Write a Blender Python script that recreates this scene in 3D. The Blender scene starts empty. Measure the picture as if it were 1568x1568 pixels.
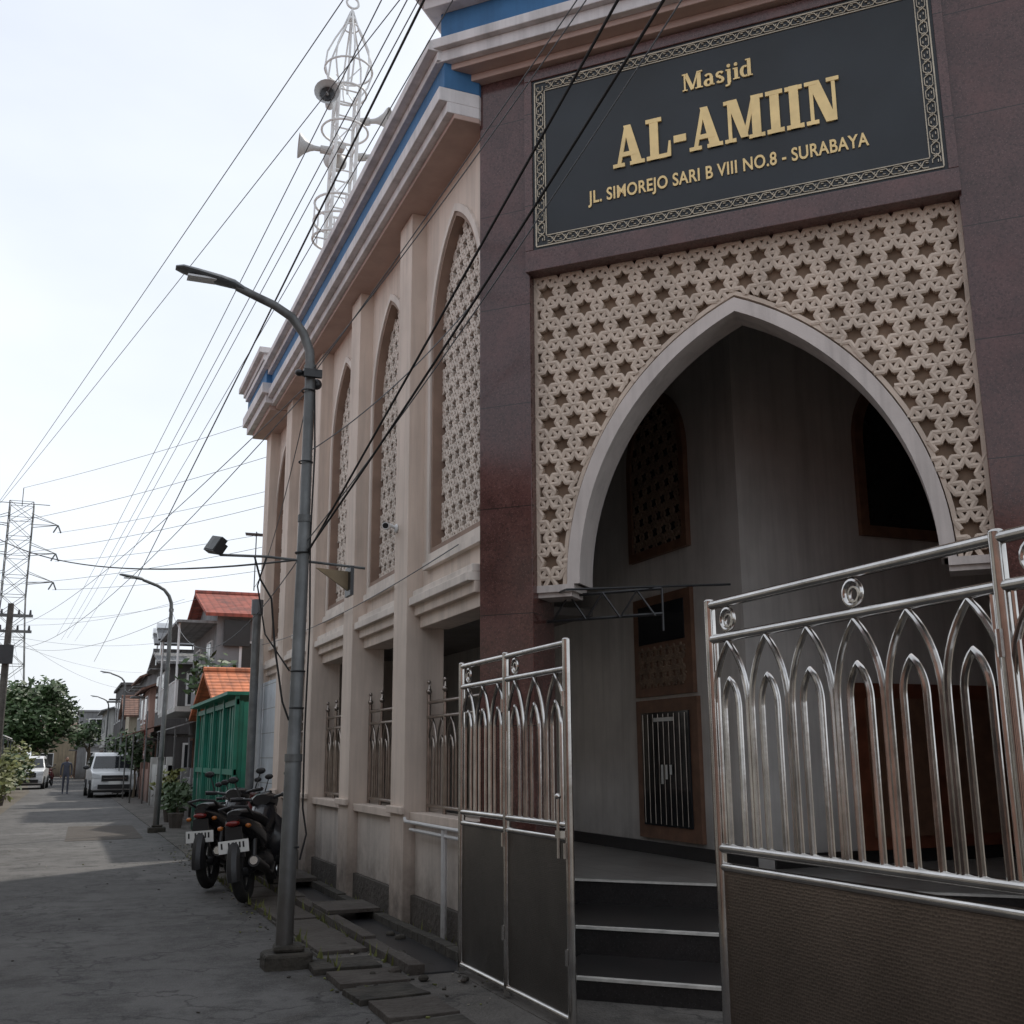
import bpy, bmesh, math, random
from mathutils import Vector, Matrix
random.seed(7)
sc=bpy.context.scene
COL=bpy.context.collection
R=math.radians
# ------------------------------------------------------------ materials
def mat(name,col,rough=.7,metal=0,var=.18,scale=3,bump=.15,bscale=40,streak=0,kind=None,spec=.5,**kw):
    m=bpy.data.materials.new(name);m.use_nodes=True
    nt=m.node_tree;N=nt.nodes;L=nt.links
    b=N['Principled BSDF'];b.inputs['Roughness'].default_value=rough;b.inputs['Metallic'].default_value=metal
    b.inputs['Specular IOR Level'].default_value=spec
    tc=N.new('ShaderNodeTexCoord');vec=tc.outputs['Object']
    def noise(sc_,det=3,r=.6,v=None):
        n=N.new('ShaderNodeTexNoise');n.inputs['Scale'].default_value=sc_;n.inputs['Detail'].default_value=min(det,4);n.inputs['Roughness'].default_value=r
        L.new(v or vec,n.inputs['Vector']);return n.outputs['Fac']
    def ramp(f,a,b_,p0=.3,p1=.7):
        r=N.new('ShaderNodeValToRGB');r.color_ramp.elements[0].position=p0;r.color_ramp.elements[1].position=p1
        r.color_ramp.elements[0].color=(*a,1);r.color_ramp.elements[1].color=(*b_,1);L.new(f,r.inputs['Fac']);return r.outputs['Color']
    def mix(f,a,b_,mode='MIX'):
        x=N.new('ShaderNodeMix');x.data_type='RGBA';x.blend_type=mode
        if isinstance(f,(int,float)):x.inputs[0].default_value=f
        else:L.new(f,x.inputs[0])
        for k,i in ((a,6),(b_,7)):
            if isinstance(k,tuple):x.inputs[i].default_value=(*k,1)
            else:L.new(k,x.inputs[i])
        return x.outputs[2]
    def zmap(z0,z1,a,b_):
        sx=N.new('ShaderNodeSeparateXYZ');L.new(vec,sx.inputs[0])
        mr=N.new('ShaderNodeMapRange');mr.inputs[1].default_value=z0;mr.inputs[2].default_value=z1;mr.inputs[3].default_value=a;mr.inputs[4].default_value=b_;L.new(sx.outputs[2],mr.inputs[0]);return mr.outputs[0]
    lo=tuple(c*(1-var) for c in col);hi=tuple(min(1,c*(1+var)) for c in col)
    c=ramp(noise(scale),lo,hi)
    height=noise(bscale,2)
    if kind=='brick' or kind=='tile':
        bt=N.new('ShaderNodeTexBrick')
        sw=N.new('ShaderNodeMapping');sw.inputs['Rotation'].default_value=kw.get('rot',(R(90),0,0));L.new(vec,sw.inputs['Vector'])
        L.new(sw.outputs[0],bt.inputs['Vector'])
        bt.inputs['Color1'].default_value=(1,1,1,1);bt.inputs['Color2'].default_value=(.9,.9,.9,1);bt.inputs['Mortar'].default_value=(.35,.33,.3,1)
        bt.inputs['Scale'].default_value=1;bt.inputs['Brick Width'].default_value=kw.get('bw',.3);bt.inputs['Row Height'].default_value=kw.get('bh',.3)
        bt.inputs['Mortar Size'].default_value=kw.get('ms',.006);bt.offset=kw.get('off',0)
        c=mix(1.0,c,bt.outputs['Color'],'MULTIPLY')
    if kind=='granite':
        low=kw.get('low',col)
        if low!=col:
            c=mix(zmap(3.4,4.8,1,0),c,ramp(noise(scale*2),tuple(x*.75 for x in low),tuple(x*1.25 for x in low)))
        v=N.new('ShaderNodeTexVoronoi');v.inputs['Scale'].default_value=kw.get('vs',60);L.new(vec,v.inputs['Vector'])
        c=mix(ramp(v.outputs['Distance'],(.55,.55,.55),(0,0,0),.05,.28),c,tuple(min(1,x*3.0+.03) for x in col))
        c=mix(ramp(noise(45,3,.8),(0,0,0),(.6,.6,.6),.5,.6),c,tuple(x*.3 for x in col))
        c=mix(ramp(noise(2.3,6,.7),(0,0,0),(.35,.35,.35),.48,.68),c,(col[0]*1.7,col[1]*1.4,col[2]*1.35))
        sx=N.new('ShaderNodeSeparateXYZ');L.new(vec,sx.inputs[0])
        mm=N.new('ShaderNodeMath');mm.operation='FRACT'
        d=N.new('ShaderNodeMath');d.operation='DIVIDE';d.inputs[1].default_value=.92;L.new(sx.outputs[2],d.inputs[0]);L.new(d.outputs[0],mm.inputs[0])
        lt=N.new('ShaderNodeMath');lt.operation='LESS_THAN';lt.inputs[1].default_value=.008;L.new(mm.outputs[0],lt.inputs[0])
        c=mix(lt.outputs[0],c,(.02,.017,.015))
    if kind=='roof':
        w=N.new('ShaderNodeTexWave');w.inputs['Scale'].default_value=kw.get('ws',1.6);w.bands_direction=kw.get('wd','Y');L.new(vec,w.inputs['Vector'])
        w2=N.new('ShaderNodeTexWave');w2.inputs['Scale'].default_value=1.3;w2.bands_direction='X';w2.wave_profile='SAW';L.new(vec,w2.inputs['Vector'])
        c=mix(.5,c,ramp(w2.outputs['Fac'],tuple(x*.4 for x in col),tuple(min(1,x*1.2) for x in col),0,.4))
        c=mix(ramp(noise(1.4,6,.75),(0,0,0),(.75,.75,.75),.45,.65),c,tuple(x*.3+.02 for x in col))
        ad=N.new('ShaderNodeMath');ad.operation='ADD';L.new(w.outputs['Fac'],ad.inputs[0]);L.new(w2.outputs['Fac'],ad.inputs[1]);height=ad.outputs[0]
    if kind=='road':
        c=mix(ramp(noise(.35,4,.65),(0,0,0),(1,1,1),.42,.6),c,tuple(x*1.5 for x in col))
        c=mix(ramp(noise(1.7,6,.8),(0,0,0),(.8,.8,.8),.47,.64),c,tuple(x*.42 for x in col))
        c=mix(ramp(noise(.9,6,.75,None),(.7,.7,.7),(0,0,0),.3,.42),c,(col[0]*.5,col[1]*.46,col[2]*.4))
        c=mix(ramp(noise(120,2,.7),(0,0,0),(.6,.6,.6),.5,.66),c,tuple(x*2.1 for x in col))
        v=N.new('ShaderNodeTexVoronoi');v.feature='DISTANCE_TO_EDGE';v.inputs['Scale'].default_value=.5
        nn=N.new('ShaderNodeTexNoise');nn.inputs['Scale'].default_value=2.5;nn.inputs['Detail'].default_value=4;L.new(vec,nn.inputs['Vector'])
        va=N.new('ShaderNodeVectorMath');va.operation='ADD';L.new(vec,va.inputs[0]);L.new(nn.outputs['Color'],va.inputs[1]);L.new(va.outputs[0],v.inputs['Vector'])
        c=mix(ramp(v.outputs['Distance'],(.8,.8,.8),(0,0,0),.0,.014),c,tuple(x*.35 for x in col))
    if kind=='weave':
        v=N.new('ShaderNodeTexVoronoi');v.inputs['Scale'].default_value=kw.get('vs',55);v.inputs['Randomness'].default_value=.35;L.new(vec,v.inputs['Vector'])
        c=mix(.4,c,ramp(v.outputs['Distance'],tuple(x*.55 for x in col),tuple(min(1,x*1.5) for x in col),.25,.5));height=v.outputs['Distance']
    if streak:
        mp=N.new('ShaderNodeMapping');mp.inputs['Scale'].default_value=(5,5,.35);L.new(vec,mp.inputs['Vector'])
        f=ramp(noise(1.0,6,.7,mp.outputs[0]),(0,0,0),(streak,)*3,.45,.75)
        c=mix(f,c,tuple(x*.35 for x in col))
        c=mix(ramp(noise(.8,5,.7),(0,0,0),(streak*.6,)*3,.48,.66),c,tuple(x*.62 for x in col))
        ml=N.new('ShaderNodeMath');ml.operation='MULTIPLY';ml.use_clamp=True;L.new(zmap(0,1.2,1.5,0),ml.inputs[0]);L.new(noise(3.0,6,.7),ml.inputs[1])
        c=mix(ml.outputs[0],c,(.055,.045,.038))
    L.new(c,b.inputs['Base Color'])
    if kw.get('rvar'):
        mr=N.new('ShaderNodeMapRange');mr.inputs[3].default_value=max(.05,rough-kw['rvar']);mr.inputs[4].default_value=rough+kw['rvar'];L.new(noise(6,4,.7),mr.inputs[0]);L.new(mr.outputs[0],b.inputs['Roughness'])
    if bump:
        bn=N.new('ShaderNodeBump');bn.inputs['Strength'].default_value=bump;bn.inputs['Distance'].default_value=kw.get('bd',.01);L.new(height,bn.inputs['Height']);L.new(bn.outputs[0],b.inputs['Normal'])
    return m
WALL=mat('wall_paint',(.70,.59,.51),.85,streak=.45,scale=1.2,var=.06,bump=.2)
WALLL=mat('wall_paint_light',(.74,.66,.595),.85,streak=.4,scale=1.5,var=.07)
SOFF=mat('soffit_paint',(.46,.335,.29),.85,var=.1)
CORN=mat('cornice_paint',(.68,.65,.65),.8,streak=.5,var=.07)
BLUE=mat('blue_paint',(.04,.145,.31),.7,var=.2,scale=2,streak=.3)
GRAN=mat('granite',(.094,.050,.048),.13,kind='granite',bump=.02,low=(.095,.041,.034),rvar=.06)
GRANF=mat('granite_frame',(.108,.060,.058),.2,kind='granite',bump=.03,rvar=.08)
GRC=mat('carved_panel',(.62,.51,.42),.8,var=.12,scale=2.5,bump=.3,bscale=60,streak=.35)
GRCB=mat('carved_panel_back',(.22,.155,.11),.9,var=.3,scale=5)  # brown shadow between the portal ribs put into the backing's base colour
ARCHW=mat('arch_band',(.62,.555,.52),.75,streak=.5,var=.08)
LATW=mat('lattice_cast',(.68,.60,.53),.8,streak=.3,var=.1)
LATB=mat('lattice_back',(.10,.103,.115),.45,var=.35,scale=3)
FRB=mat('frame_brown',(.28,.19,.145),.7,var=.15)
BLACK=mat('sign_panel',(.012,.016,.021),.5,var=.4,scale=1.5,bump=.02,rvar=.1)
GOLD=mat('sign_gold',(.86,.64,.30),.45,metal=.1,var=.12,scale=5,bump=.05)
GOLDL=mat('sign_line',(.50,.44,.34),.5,metal=.1,var=.2,scale=8,bump=0)
STEEL=mat('stainless_steel',(.54,.52,.50),.14,metal=1,var=.2,scale=7,bump=.06,bscale=14,rvar=.1)
STEELD=mat('steel_fence',(.33,.29,.26),.3,metal=1,var=.2,scale=9)
SHEET=mat('gate_sheet',(.14,.13,.12),.34,metal=.9,kind='weave',vs=90,bump=.12,var=.35,scale=1.6,rvar=.15)
SHEETB=mat('gate_sheet_brown',(.19,.155,.13),.32,metal=.9,kind='weave',vs=75,bump=.22,var=.4,scale=1.6,rvar=.15)
SHEETG=mat('board_brown',(.22,.16,.09),.6,var=.3)
GLASS=mat('dark_glass',(.02,.022,.025),.08,var=.3,bump=0)
WOOD=mat('brown_wood',(.18,.095,.06),.5,var=.25,scale=6)
RWOOD=mat('red_wood',(.17,.055,.03),.45,var=.3,scale=5)
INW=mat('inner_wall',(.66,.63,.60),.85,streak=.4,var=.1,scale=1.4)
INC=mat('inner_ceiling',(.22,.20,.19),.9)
FLOORM=mat('floor_tile',(.26,.245,.23),.3,kind='tile',rot=(0,0,0),bw=.4,bh=.4,bump=.05)
STEPD=mat('step_granite',(.025,.023,.023),.3,kind='granite',bump=.02)
NOSE=mat('step_nosing',(.55,.53,.49),.6,var=.25,scale=8)
TILEB=mat('blue_tile',(.52,.57,.62),.4,kind='tile',rot=(R(90),0,R(90)),bw=.4,bh=.25,bump=.05,streak=.25)
ROAD=mat('road_asphalt',(.078,.075,.073),.85,kind='road',var=.25,scale=9,bump=1,bscale=70,bd=.012,rvar=.12)
APRON=mat('pavement_concrete',(.080,.073,.066),.88,kind='road',var=.3,scale=5,bump=1,bscale=40,bd=.015,rvar=.1)
GROUND=mat('earth',(.11,.095,.075),.95,var=.3,scale=2,bump=.4,bscale=12)
CONC=mat('old_concrete',(.10,.09,.08),.92,streak=.7,var=.35,scale=4,bump=1,bscale=18,bd=.02)
DARKC=mat('mossy_concrete',(.042,.037,.030),.9,var=.5,scale=5,bump=1,bscale=16,bd=.02)
GALV=mat('galvanised_pole',(.15,.155,.155),.5,metal=.3,streak=.9,var=.3,scale=5)
LAMPG=mat('lamp_housing',(.13,.14,.15),.45,metal=.2)
WHITEP=mat('white_paint',(.74,.74,.74),.6,streak=.2,var=.08)
HORN=mat('horn_grey',(.50,.50,.50),.5,var=.1)
RUBBER=mat('rubber',(.018,.018,.018),.8,var=.3,scale=20)
BPLAST=mat('black_plastic',(.02,.02,.022),.35,var=.2)
CHROME=mat('chrome',(.6,.6,.6),.15,metal=1,var=.1,bump=0)
REDL=mat('red_lens',(.16,.012,.010),.2,var=.1,bump=0)
ORAL=mat('orange_lens',(.40,.12,.02),.2,var=.1,bump=0)
CARW=mat('car_paint',(.68,.69,.70),.22,var=.04,bump=0)
GREENF=mat('green_sheet',(.018,.20,.14),.5,var=.22,scale=3,bump=.1,streak=.5,rvar=.1)
CABLE=mat('cable_black',(.015,.015,.016),.6,bump=0)
CABLEG=mat('cable_grey',(.12,.13,.14),.6,bump=0)
ORROOF=mat('orange_tiles',(.50,.16,.07),.85,kind='roof',bump=.8,bd=.05,var=.25,scale=3,ws=1.3)
REDROOF=mat('red_tiles',(.30,.08,.055),.85,kind='roof',bump=.8,bd=.05,var=.25,scale=3,ws=1.3)
BRROOF=mat('brown_tiles',(.17,.09,.065),.85,kind='roof',bump=.8,bd=.05,var=.3,scale=3,ws=1.3)
GREYROOF=mat('zinc_roof',(.22,.22,.22),.6,kind='roof',bump=.6,bd=.04,var=.2,ws=2)
TANKO=mat('water_tank_orange',(.45,.14,.03),.5,var=.15)
BARK=mat('bark',(.11,.085,.06),.95,var=.3,scale=8,bump=.8,bscale=20)
LEAF=mat('leaf',(.04,.075,.022),.6,var=.5,scale=1.1,bump=0)
LEAFY=mat('leaf_yellow',(.12,.13,.03),.6,var=.5,scale=1.5,bump=0)
SKIN=mat('skin',(.27,.15,.10),.6,bump=0);CLOTH=mat('grey_cloth',(.07,.075,.10),.9);HAIR=mat('hair',(.01,.009,.008),.7)
LENS=mat('lamp_lens',(.7,.72,.74),.1,bump=0,var=.05)
PLATE=mat('plate_white',(.72,.72,.70),.5,bump=0,var=.05)
LITTER=mat('litter',(.30,.27,.22),.9,var=.5,scale=2)
# ------------------------------------------------------------ mesh builder
def empty(name,loc=(0,0,0)):
    e=bpy.data.objects.new(name,None);COL.objects.link(e);e.location=loc;e.empty_display_size=.2;return e
class MB:
    def __init__(s,name,mats,parent=None,M=None):
        s.name=name;s.mats=mats if isinstance(mats,list) else [mats];s.parent=parent;s.M=M or Matrix();s.v=[];s.f=[];s.m=[]
    def add(s,vs,fs,m=0,M=None):
        o=len(s.v);T=s.M@M if M else s.M
        s.v+= [tuple(T@Vector(p)) for p in vs];s.f+=[tuple(i+o for i in f) for f in fs];s.m+=[m]*len(fs);return s
    def box(s,x0,x1,y0,y1,z0,z1,m=0,M=None):
        s.add([(x0,y0,z0),(x1,y0,z0),(x1,y1,z0),(x0,y1,z0),(x0,y0,z1),(x1,y0,z1),(x1,y1,z1),(x0,y1,z1)],
              [(3,2,1,0),(4,5,6,7),(0,1,5,4),(1,2,6,5),(2,3,7,6),(3,0,4,7)],m,M);return s
    def tube(s,pts,r,n=8,m=0,cap=True,M=None):
        pts=[Vector(p) for p in pts];rs=r if isinstance(r,(list,tuple)) else [r]*len(pts)
        vs=[];up=None
        for i,p in enumerate(pts):
            t=(pts[min(i+1,len(pts)-1)]-pts[max(i-1,0)])
            if t.length<1e-9:t=Vector((0,0,1))
            t.normalize()
            if up is None:up=Vector((0,0,1)) if abs(t.z)<.9 else Vector((1,0,0))
            a=t.cross(up)
            if a.length<1e-4:a=t.cross(Vector((0,1,0)))
            a.normalize();b=a.cross(t).normalized();up=b
            for k in range(n):
                an=2*math.pi*k/n;vs.append(tuple(p+rs[i]*(a*math.cos(an)+b*math.sin(an))))
        fs=[(i*n+k,i*n+(k+1)%n,(i+1)*n+(k+1)%n,(i+1)*n+k) for i in range(len(pts)-1) for k in range(n)]
        if cap:fs+=[tuple(range(n))[::-1],tuple((len(pts)-1)*n+k for k in range(n))]
        return s.add(vs,fs,m,M)
    def loft(s,st,m=0,n=12,M=None):
        vs=[]
        for yy,hw,zc,hh in st:
            for k in range(n):
                a=2*math.pi*k/n;vs.append((hw*math.cos(a),yy,zc+hh*math.sin(a)))
        return s.add(vs,[(i*n+k,i*n+(k+1)%n,(i+1)*n+(k+1)%n,(i+1)*n+k) for i in range(len(st)-1) for k in range(n)]+[tuple(range(n)),tuple((len(st)-1)*n+k for k in range(n))],m,M)
    def prism(s,poly,y0,y1,m=0,M=None):
        n=len(poly);vs=[(x,y0,z) for x,z in poly]+[(x,y1,z) for x,z in poly]
        return s.add(vs,[tuple(range(n)),tuple(range(2*n-1,n-1,-1))]+[(i,i+n,(i+1)%n+n,(i+1)%n) for i in range(n)],m,M)
    def prismz(s,poly,z0,z1,m=0,M=None):
        n=len(poly);vs=[(x,y,z0) for x,y in poly]+[(x,y,z1) for x,y in poly]
        return s.add(vs,[tuple(range(n)),tuple(range(2*n-1,n-1,-1))]+[(i,i+n,(i+1)%n+n,(i+1)%n) for i in range(n)],m,M)
    def band(s,A,B,y0,y1,m=0,M=None):
        n=len(A);vs=[(x,y0,z) for x,z in A]+[(x,y0,z) for x,z in B]+[(x,y1,z) for x,z in A]+[(x,y1,z) for x,z in B]
        fs=[]
        for i in range(n-1):
            fs+=[(i,i+1,n+i+1,n+i),(2*n+i,3*n+i,3*n+i+1,2*n+i+1),(i,2*n+i,2*n+i+1,i+1),(n+i,n+i+1,3*n+i+1,3*n+i)]
        fs+=[(0,n,3*n,2*n),(n-1,3*n-1,4*n-1,2*n-1)]
        return s.add(vs,fs,m,M)
    def ell(s,c,r,m=0,nu=14,nv=9,M=None):
        vs=[(c[0],c[1],c[2]+r[2])];fs=[]
        for j in range(1,nv):
            ph=math.pi*j/nv
            for i in range(nu):
                th=2*math.pi*i/nu;vs.append((c[0]+r[0]*math.sin(ph)*math.cos(th),c[1]+r[1]*math.sin(ph)*math.sin(th),c[2]+r[2]*math.cos(ph)))
        vs.append((c[0],c[1],c[2]-r[2]));e=len(vs)-1
        for i in range(nu):
            fs.append((0,1+i,1+(i+1)%nu));fs.append((e,1+(nv-2)*nu+(i+1)%nu,1+(nv-2)*nu+i))
            for j in range(nv-2):
                a=1+j*nu;fs.append((a+i,a+nu+i,a+nu+(i+1)%nu,a+(i+1)%nu))
        return s.add(vs,fs,m,M)
    def torus(s,c,Rr,r,ax='x',m=0,n=24,k=8,a0=0,a1=2*math.pi,M=None):
        full=abs(a1-a0-2*math.pi)<1e-6
        vs=[];cnt=n if full else n+1
        for i in range(cnt):
            a=a0+(a1-a0)*i/n
            for j in range(k):
                b=2*math.pi*j/k;q=Rr+r*math.cos(b);h=r*math.sin(b)
                u,w=q*math.cos(a),q*math.sin(a)
                d={'x':(h,u,w),'y':(u,h,w),'z':(u,w,h)}[ax];vs.append((c[0]+d[0],c[1]+d[1],c[2]+d[2]))
        fs=[(i*k+j,i*k+(j+1)%k,((i+1)%cnt)*k+(j+1)%k,((i+1)%cnt)*k+j) for i in range(n) for j in range(k)]
        return s.add(vs,fs,m,M)
    def done(s,smooth=False,bevel=0,recalc=True):
        me=bpy.data.meshes.new(s.name);me.from_pydata(s.v,[],s.f)
        for m in s.mats:me.materials.append(m)
        for p,i in zip(me.polygons,s.m):p.material_index=i
        if recalc:
            bm=bmesh.new();bm.from_mesh(me);bmesh.ops.recalc_face_normals(bm,faces=bm.faces);bm.to_mesh(me);bm.free()
        if smooth:
            for p in me.polygons:p.use_smooth=True
            try:me.set_sharp_from_angle(angle=R(40))
            except Exception:pass
        o=bpy.data.objects.new(s.name,me);COL.objects.link(o)
        if s.parent:
            o.parent=s.parent
        if bevel:
            b=o.modifiers.new('b','BEVEL');b.width=bevel;b.segments=2;b.limit_method='ANGLE'
        return o
def arc_pts(cs,hw,zs,rise,n=14,off=0):
    Rr=(hw*hw+rise*rise)/(2*hw);cL=cs+(Rr-hw)
    def half(Ro):
        amax=math.acos(min(1,(Rr-hw)/Ro));return [(cL-Ro*math.cos(amax*i/n),zs+Ro*math.sin(amax*i/n)) for i in range(n+1)]
    Lh=half(Rr+off);return Lh+[(2*cs-x,z) for x,z in Lh[::-1][1:]]
def arc_h(ds,hw,zs,rise):
    Rr=(hw*hw+rise*rise)/(2*hw);q=abs(ds)+Rr-hw
    return zs+math.sqrt(max(0,Rr*Rr-q*q))
def arch_wall(mb,s0,s1,z0,z1,cs,hw,zs,rise,y0,y1,zb=None,m=0,n=14):
    if zb is None: zb=z0
    A=arc_pts(cs,hw,zs,rise,n)
    if cs-hw>s0+1e-4:mb.box(s0,cs-hw,y0,y1,z0,z1,m)
    if s1>cs+hw+1e-4:mb.box(cs+hw,s1,y0,y1,z0,z1,m)
    mb.band(A,[(x,z1) for x,z in A],y0,y1,m)
    if zb>z0+1e-4:mb.box(cs-hw,cs+hw,y0,y1,z0,zb,m)
def arch_frame(mb,cs,hw,zs,rise,zb,w,y0,y1,m=0,sill=True):
    A=arc_pts(cs,hw,zs,rise);B=arc_pts(cs,hw,zs,rise,off=w)
    A=[(cs-hw,zb)]+A+[(cs+hw,zb)];B=[(cs-hw-w,zb)]+B+[(cs+hw+w,zb)]
    mb.band(A,B,y0,y1,m)
    if sill:mb.box(cs-hw-w,cs+hw+w,y0,y1,zb-w,zb,m)
def lattice(mb,inside,s0,s1,z0,z1,p,w,y,t,m=0):
    def rib(a,b,w_,t_,ext=.0):
        mx,mz=(a[0]+b[0])/2,(a[1]+b[1])/2
        if not inside(mx,mz):return
        dx,dz=b[0]-a[0],b[1]-a[1];l=math.hypot(dx,dz)
        if l<1e-5:return
        dx/=l;dz/=l;nx,nz=-dz*w_/2,dx*w_/2
        a=(a[0]-dx*ext,a[1]-dz*ext);b=(b[0]+dx*ext,b[1]+dz*ext)
        vs=[]
        for q in (a,b):
            vs+=[(q[0]+nx,y,q[1]+nz),(q[0]+nx,y-t_*.9,q[1]+nz),(q[0],y-t_,q[1]),(q[0]-nx,y-t_*.9,q[1]-nz),(q[0]-nx,y,q[1]-nz)]
        mb.add(vs,[(0,1,6,5),(1,2,7,6),(2,3,8,7),(3,4,9,8),(0,4,3,2,1),(5,6,7,8,9)],m)
    h=p*math.sqrt(3)/2
    rows=int((z1-z0)/h)+3;cols=int((s1-s0)/p)+3
    for j in range(-1,rows):
        for i in range(-1,cols):
            cx=s0+(i+.5*(j%2))*p;cz=z0+j*h
            if not (s0-p<cx<s1+p and z0-p<cz<z1+p):continue
            rr=p/2/math.cos(math.pi/6)*.90
            P=[(cx+rr*math.cos(R(30+60*k)),cz+rr*math.sin(R(30+60*k))) for k in range(6)]
            for k in range(6):
                a=P[k];b=P[(k+1)%6];md=((a[0]+b[0])/2,(a[1]+b[1])/2);q=.66
                mid=(cx+(md[0]-cx)*q,cz+(md[1]-cz)*q)
                rib(a,mid,w,t+.001*(k%3),w*.15);rib(mid,b,w,t+.0015*(k%2),w*.15)
            for k in range(6):
                a=P[k];rib(a,(cx+(a[0]-cx)*1.14,cz+(a[1]-cz)*1.14),w*1.15,t*.95,w*.1)
            for k in range(3):
                an=R(60*k);c2=(cx+p/2*math.cos(an),cz+p/2*math.sin(an))
                d=p*.19;rib((c2[0]-d*math.cos(an),c2[1]-d*math.sin(an)),(c2[0]+d*math.cos(an),c2[1]+d*math.sin(an)),w*1.0,t*.93)
# ------------------------------------------------------------ ground and street
MB('ground',GROUND).box(-900,900,-300,1500,-.3,0).done()
rd=MB('road',ROAD);rd.add([(-1.75,-30,.004),(2.05,-30,.004),(2.3,30,.004),(2.75,60,.004),(2.2,90,.004),(-3,140,.004),(-8,140,.004),(-2.2,90,.004),(-1.3,60,.004),(-1.6,30,.004)],[tuple(range(10))]).done(recalc=False)
rp_=MB('road_patch',[DARKC,CONC])
rp_.add([(.2,24,.009),(1.7,24.2,.009),(1.75,29,.009),(.3,29.2,.009)],[(0,1,2,3)],1)
rp_.done(recalc=False)
ap=MB('pavement',[APRON,DARKC]);ap.box(2.06,3.3,8.9,19.6,-.1,.03,0);ap.box(2.1,3.9,19.6,60,-.1,.02,0);ap.box(2.85,6.6,-8,8.9,-.1,.035,0)
ap.box(2.05,2.85,-8,8.895,-.1,.028,0)
ap.done()
g=MB('drain_gutter',[DARKC,CONC,BPLAST])
# open channel beside the wall: two rough lips with a flat black bottom, covered further on
rr_=random.Random(3)
y=8.15
while y<19.1:
    l_=rr_.uniform(.5,.9);y2=min(y+l_,19.2);a_=rr_.uniform(-.012,.012)
    g.box(2.50+a_,2.62+a_,y,y2-.012,.0,.105+rr_.uniform(-.012,.012),1);g.box(2.98,3.08,y,y2-.012,.0,.11+rr_.uniform(-.01,.01),0)
    if y>10.4 and rr_.random()<.8:g.box(2.52,3.05,y+.01,y2-.03,.11,.155+rr_.uniform(-.01,.01),1)
    y=y2
g.box(2.60,3.0,8.15,19.2,.0,.040,2)
for i in range(7):
    M_=Matrix.Translation((2.20+rr_.uniform(-.05,.05),8.75-i*.55,0))@Matrix.Rotation(R(rr_.uniform(-6,6)),4,'Z')@Matrix.Rotation(R(rr_.uniform(-2,2)),4,'Y')
    w_,h_=rr_.uniform(.2,.30),rr_.uniform(.2,.28)
    poly=[(-w_,-h_),(-w_*.2,-h_*rr_.uniform(.9,1.05)),(w_,-h_*rr_.uniform(.85,1)),(w_*rr_.uniform(.9,1.05),0),(w_,h_),(0,h_*rr_.uniform(.9,1.02)),(-w_*rr_.uniform(.85,1),h_)]
    g.prismz(poly,.0,.05+rr_.uniform(-.008,.018),i%2,M_)
for i in range(9):
    M_=Matrix.Translation((2.27,9.7+i*.98,0))@Matrix.Rotation(R(rr_.uniform(-2.5,2.5)),4,'Z')@Matrix.Rotation(R(rr_.uniform(-1.5,1.5)),4,'Y')
    g.box(-.2,.2,-.46,.46,.0,.045+rr_.uniform(0,.02),1,M_)
for i in range(14):
    x_,y_=rr_.uniform(2.15,2.95),rr_.uniform(7.6,10.2);s_=rr_.uniform(.025,.06)
    g.ell((x_,y_,.05),(s_,s_*.8,s_*.6),rr_.choice((0,1)),7,5)
g.done(bevel=.012)
# ------------------------------------------------------------ mosque
MQ=empty('mosque_building')
MF=Matrix.Translation((3.27,0,0))@Matrix(((0,1,0,0),(-1,0,0,0),(0,0,1,0),(0,0,0,1)))
WC=[9.37,11.71,13.95,16.2,18.38]
PC=[10.6,12.83,15.08,17.33,19.33]
w=MB('facade_wall',[WALL,WALLL],MQ,MF)
edges=[8.5]+PC
HW=.73
for i,c in enumerate(WC):
    a,b=-edges[i+1],-edges[i]
    arch_wall(w,a,b,3.23,7.4,-c,HW,5.8,1.15,0,.22,zb=3.58)
w.done()
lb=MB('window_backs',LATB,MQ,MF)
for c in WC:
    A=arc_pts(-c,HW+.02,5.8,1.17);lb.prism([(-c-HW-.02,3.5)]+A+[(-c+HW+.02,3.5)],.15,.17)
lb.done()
fr=MB('window_frames',[FRB,WALLL],MQ,MF)
for c in WC:
    arch_frame(fr,-c,HW-.045,5.8,1.105,3.625,.045,-.012,.15,0)
    arch_frame(fr,-c,HW+.004,5.8,1.154,3.57,.075,-.03,.0,1)
    fr.box(-c-HW-.11,-c+HW+.11,-.06,-.001,3.42,3.49,1)
fr.done()
lt=MB('window_lattice',LATW,MQ,MF)
for c in WC:
    def ins(x,z,c=c):
        d=abs(x+c)
        return d<HW-.03 and z>3.6 and (z<5.8 or z<arc_h(d,HW-.03,5.8,1.12))
    lattice(lt,ins,-c-HW,-c+HW,3.6,6.95,.205,.027,.125,.04)
lt.done()
pl=MB('facade_pillars',WALL,MQ)
for i,c in enumerate(PC):
    pl.box(3.10,3.5,c-.23,c+.23,0,7.4)
    pl.box(3.06,3.1,c-.26,c+.26,1.06,1.13)
pl.done(bevel=.008)
ld=MB('facade_ledge',[WALLL,WALL],MQ)
ys=[8.62]+[c for p in PC for c in (p-.235,p+.235)]
for a,b in zip(ys[0::2],ys[1::2]):
    ld.box(3.16,3.6,a,b,3.16,3.23,0);ld.box(3.12,3.6,a,b,3.08,3.16,0);ld.box(3.18,3.6,a,b,2.98,3.08,1);ld.box(3.24,3.55,a,b,2.86,2.98,1)
ld.done(bevel=.006)
lw=MB('low_wall',[WALLL,TILEB,CONC,WALL],MQ)
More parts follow.
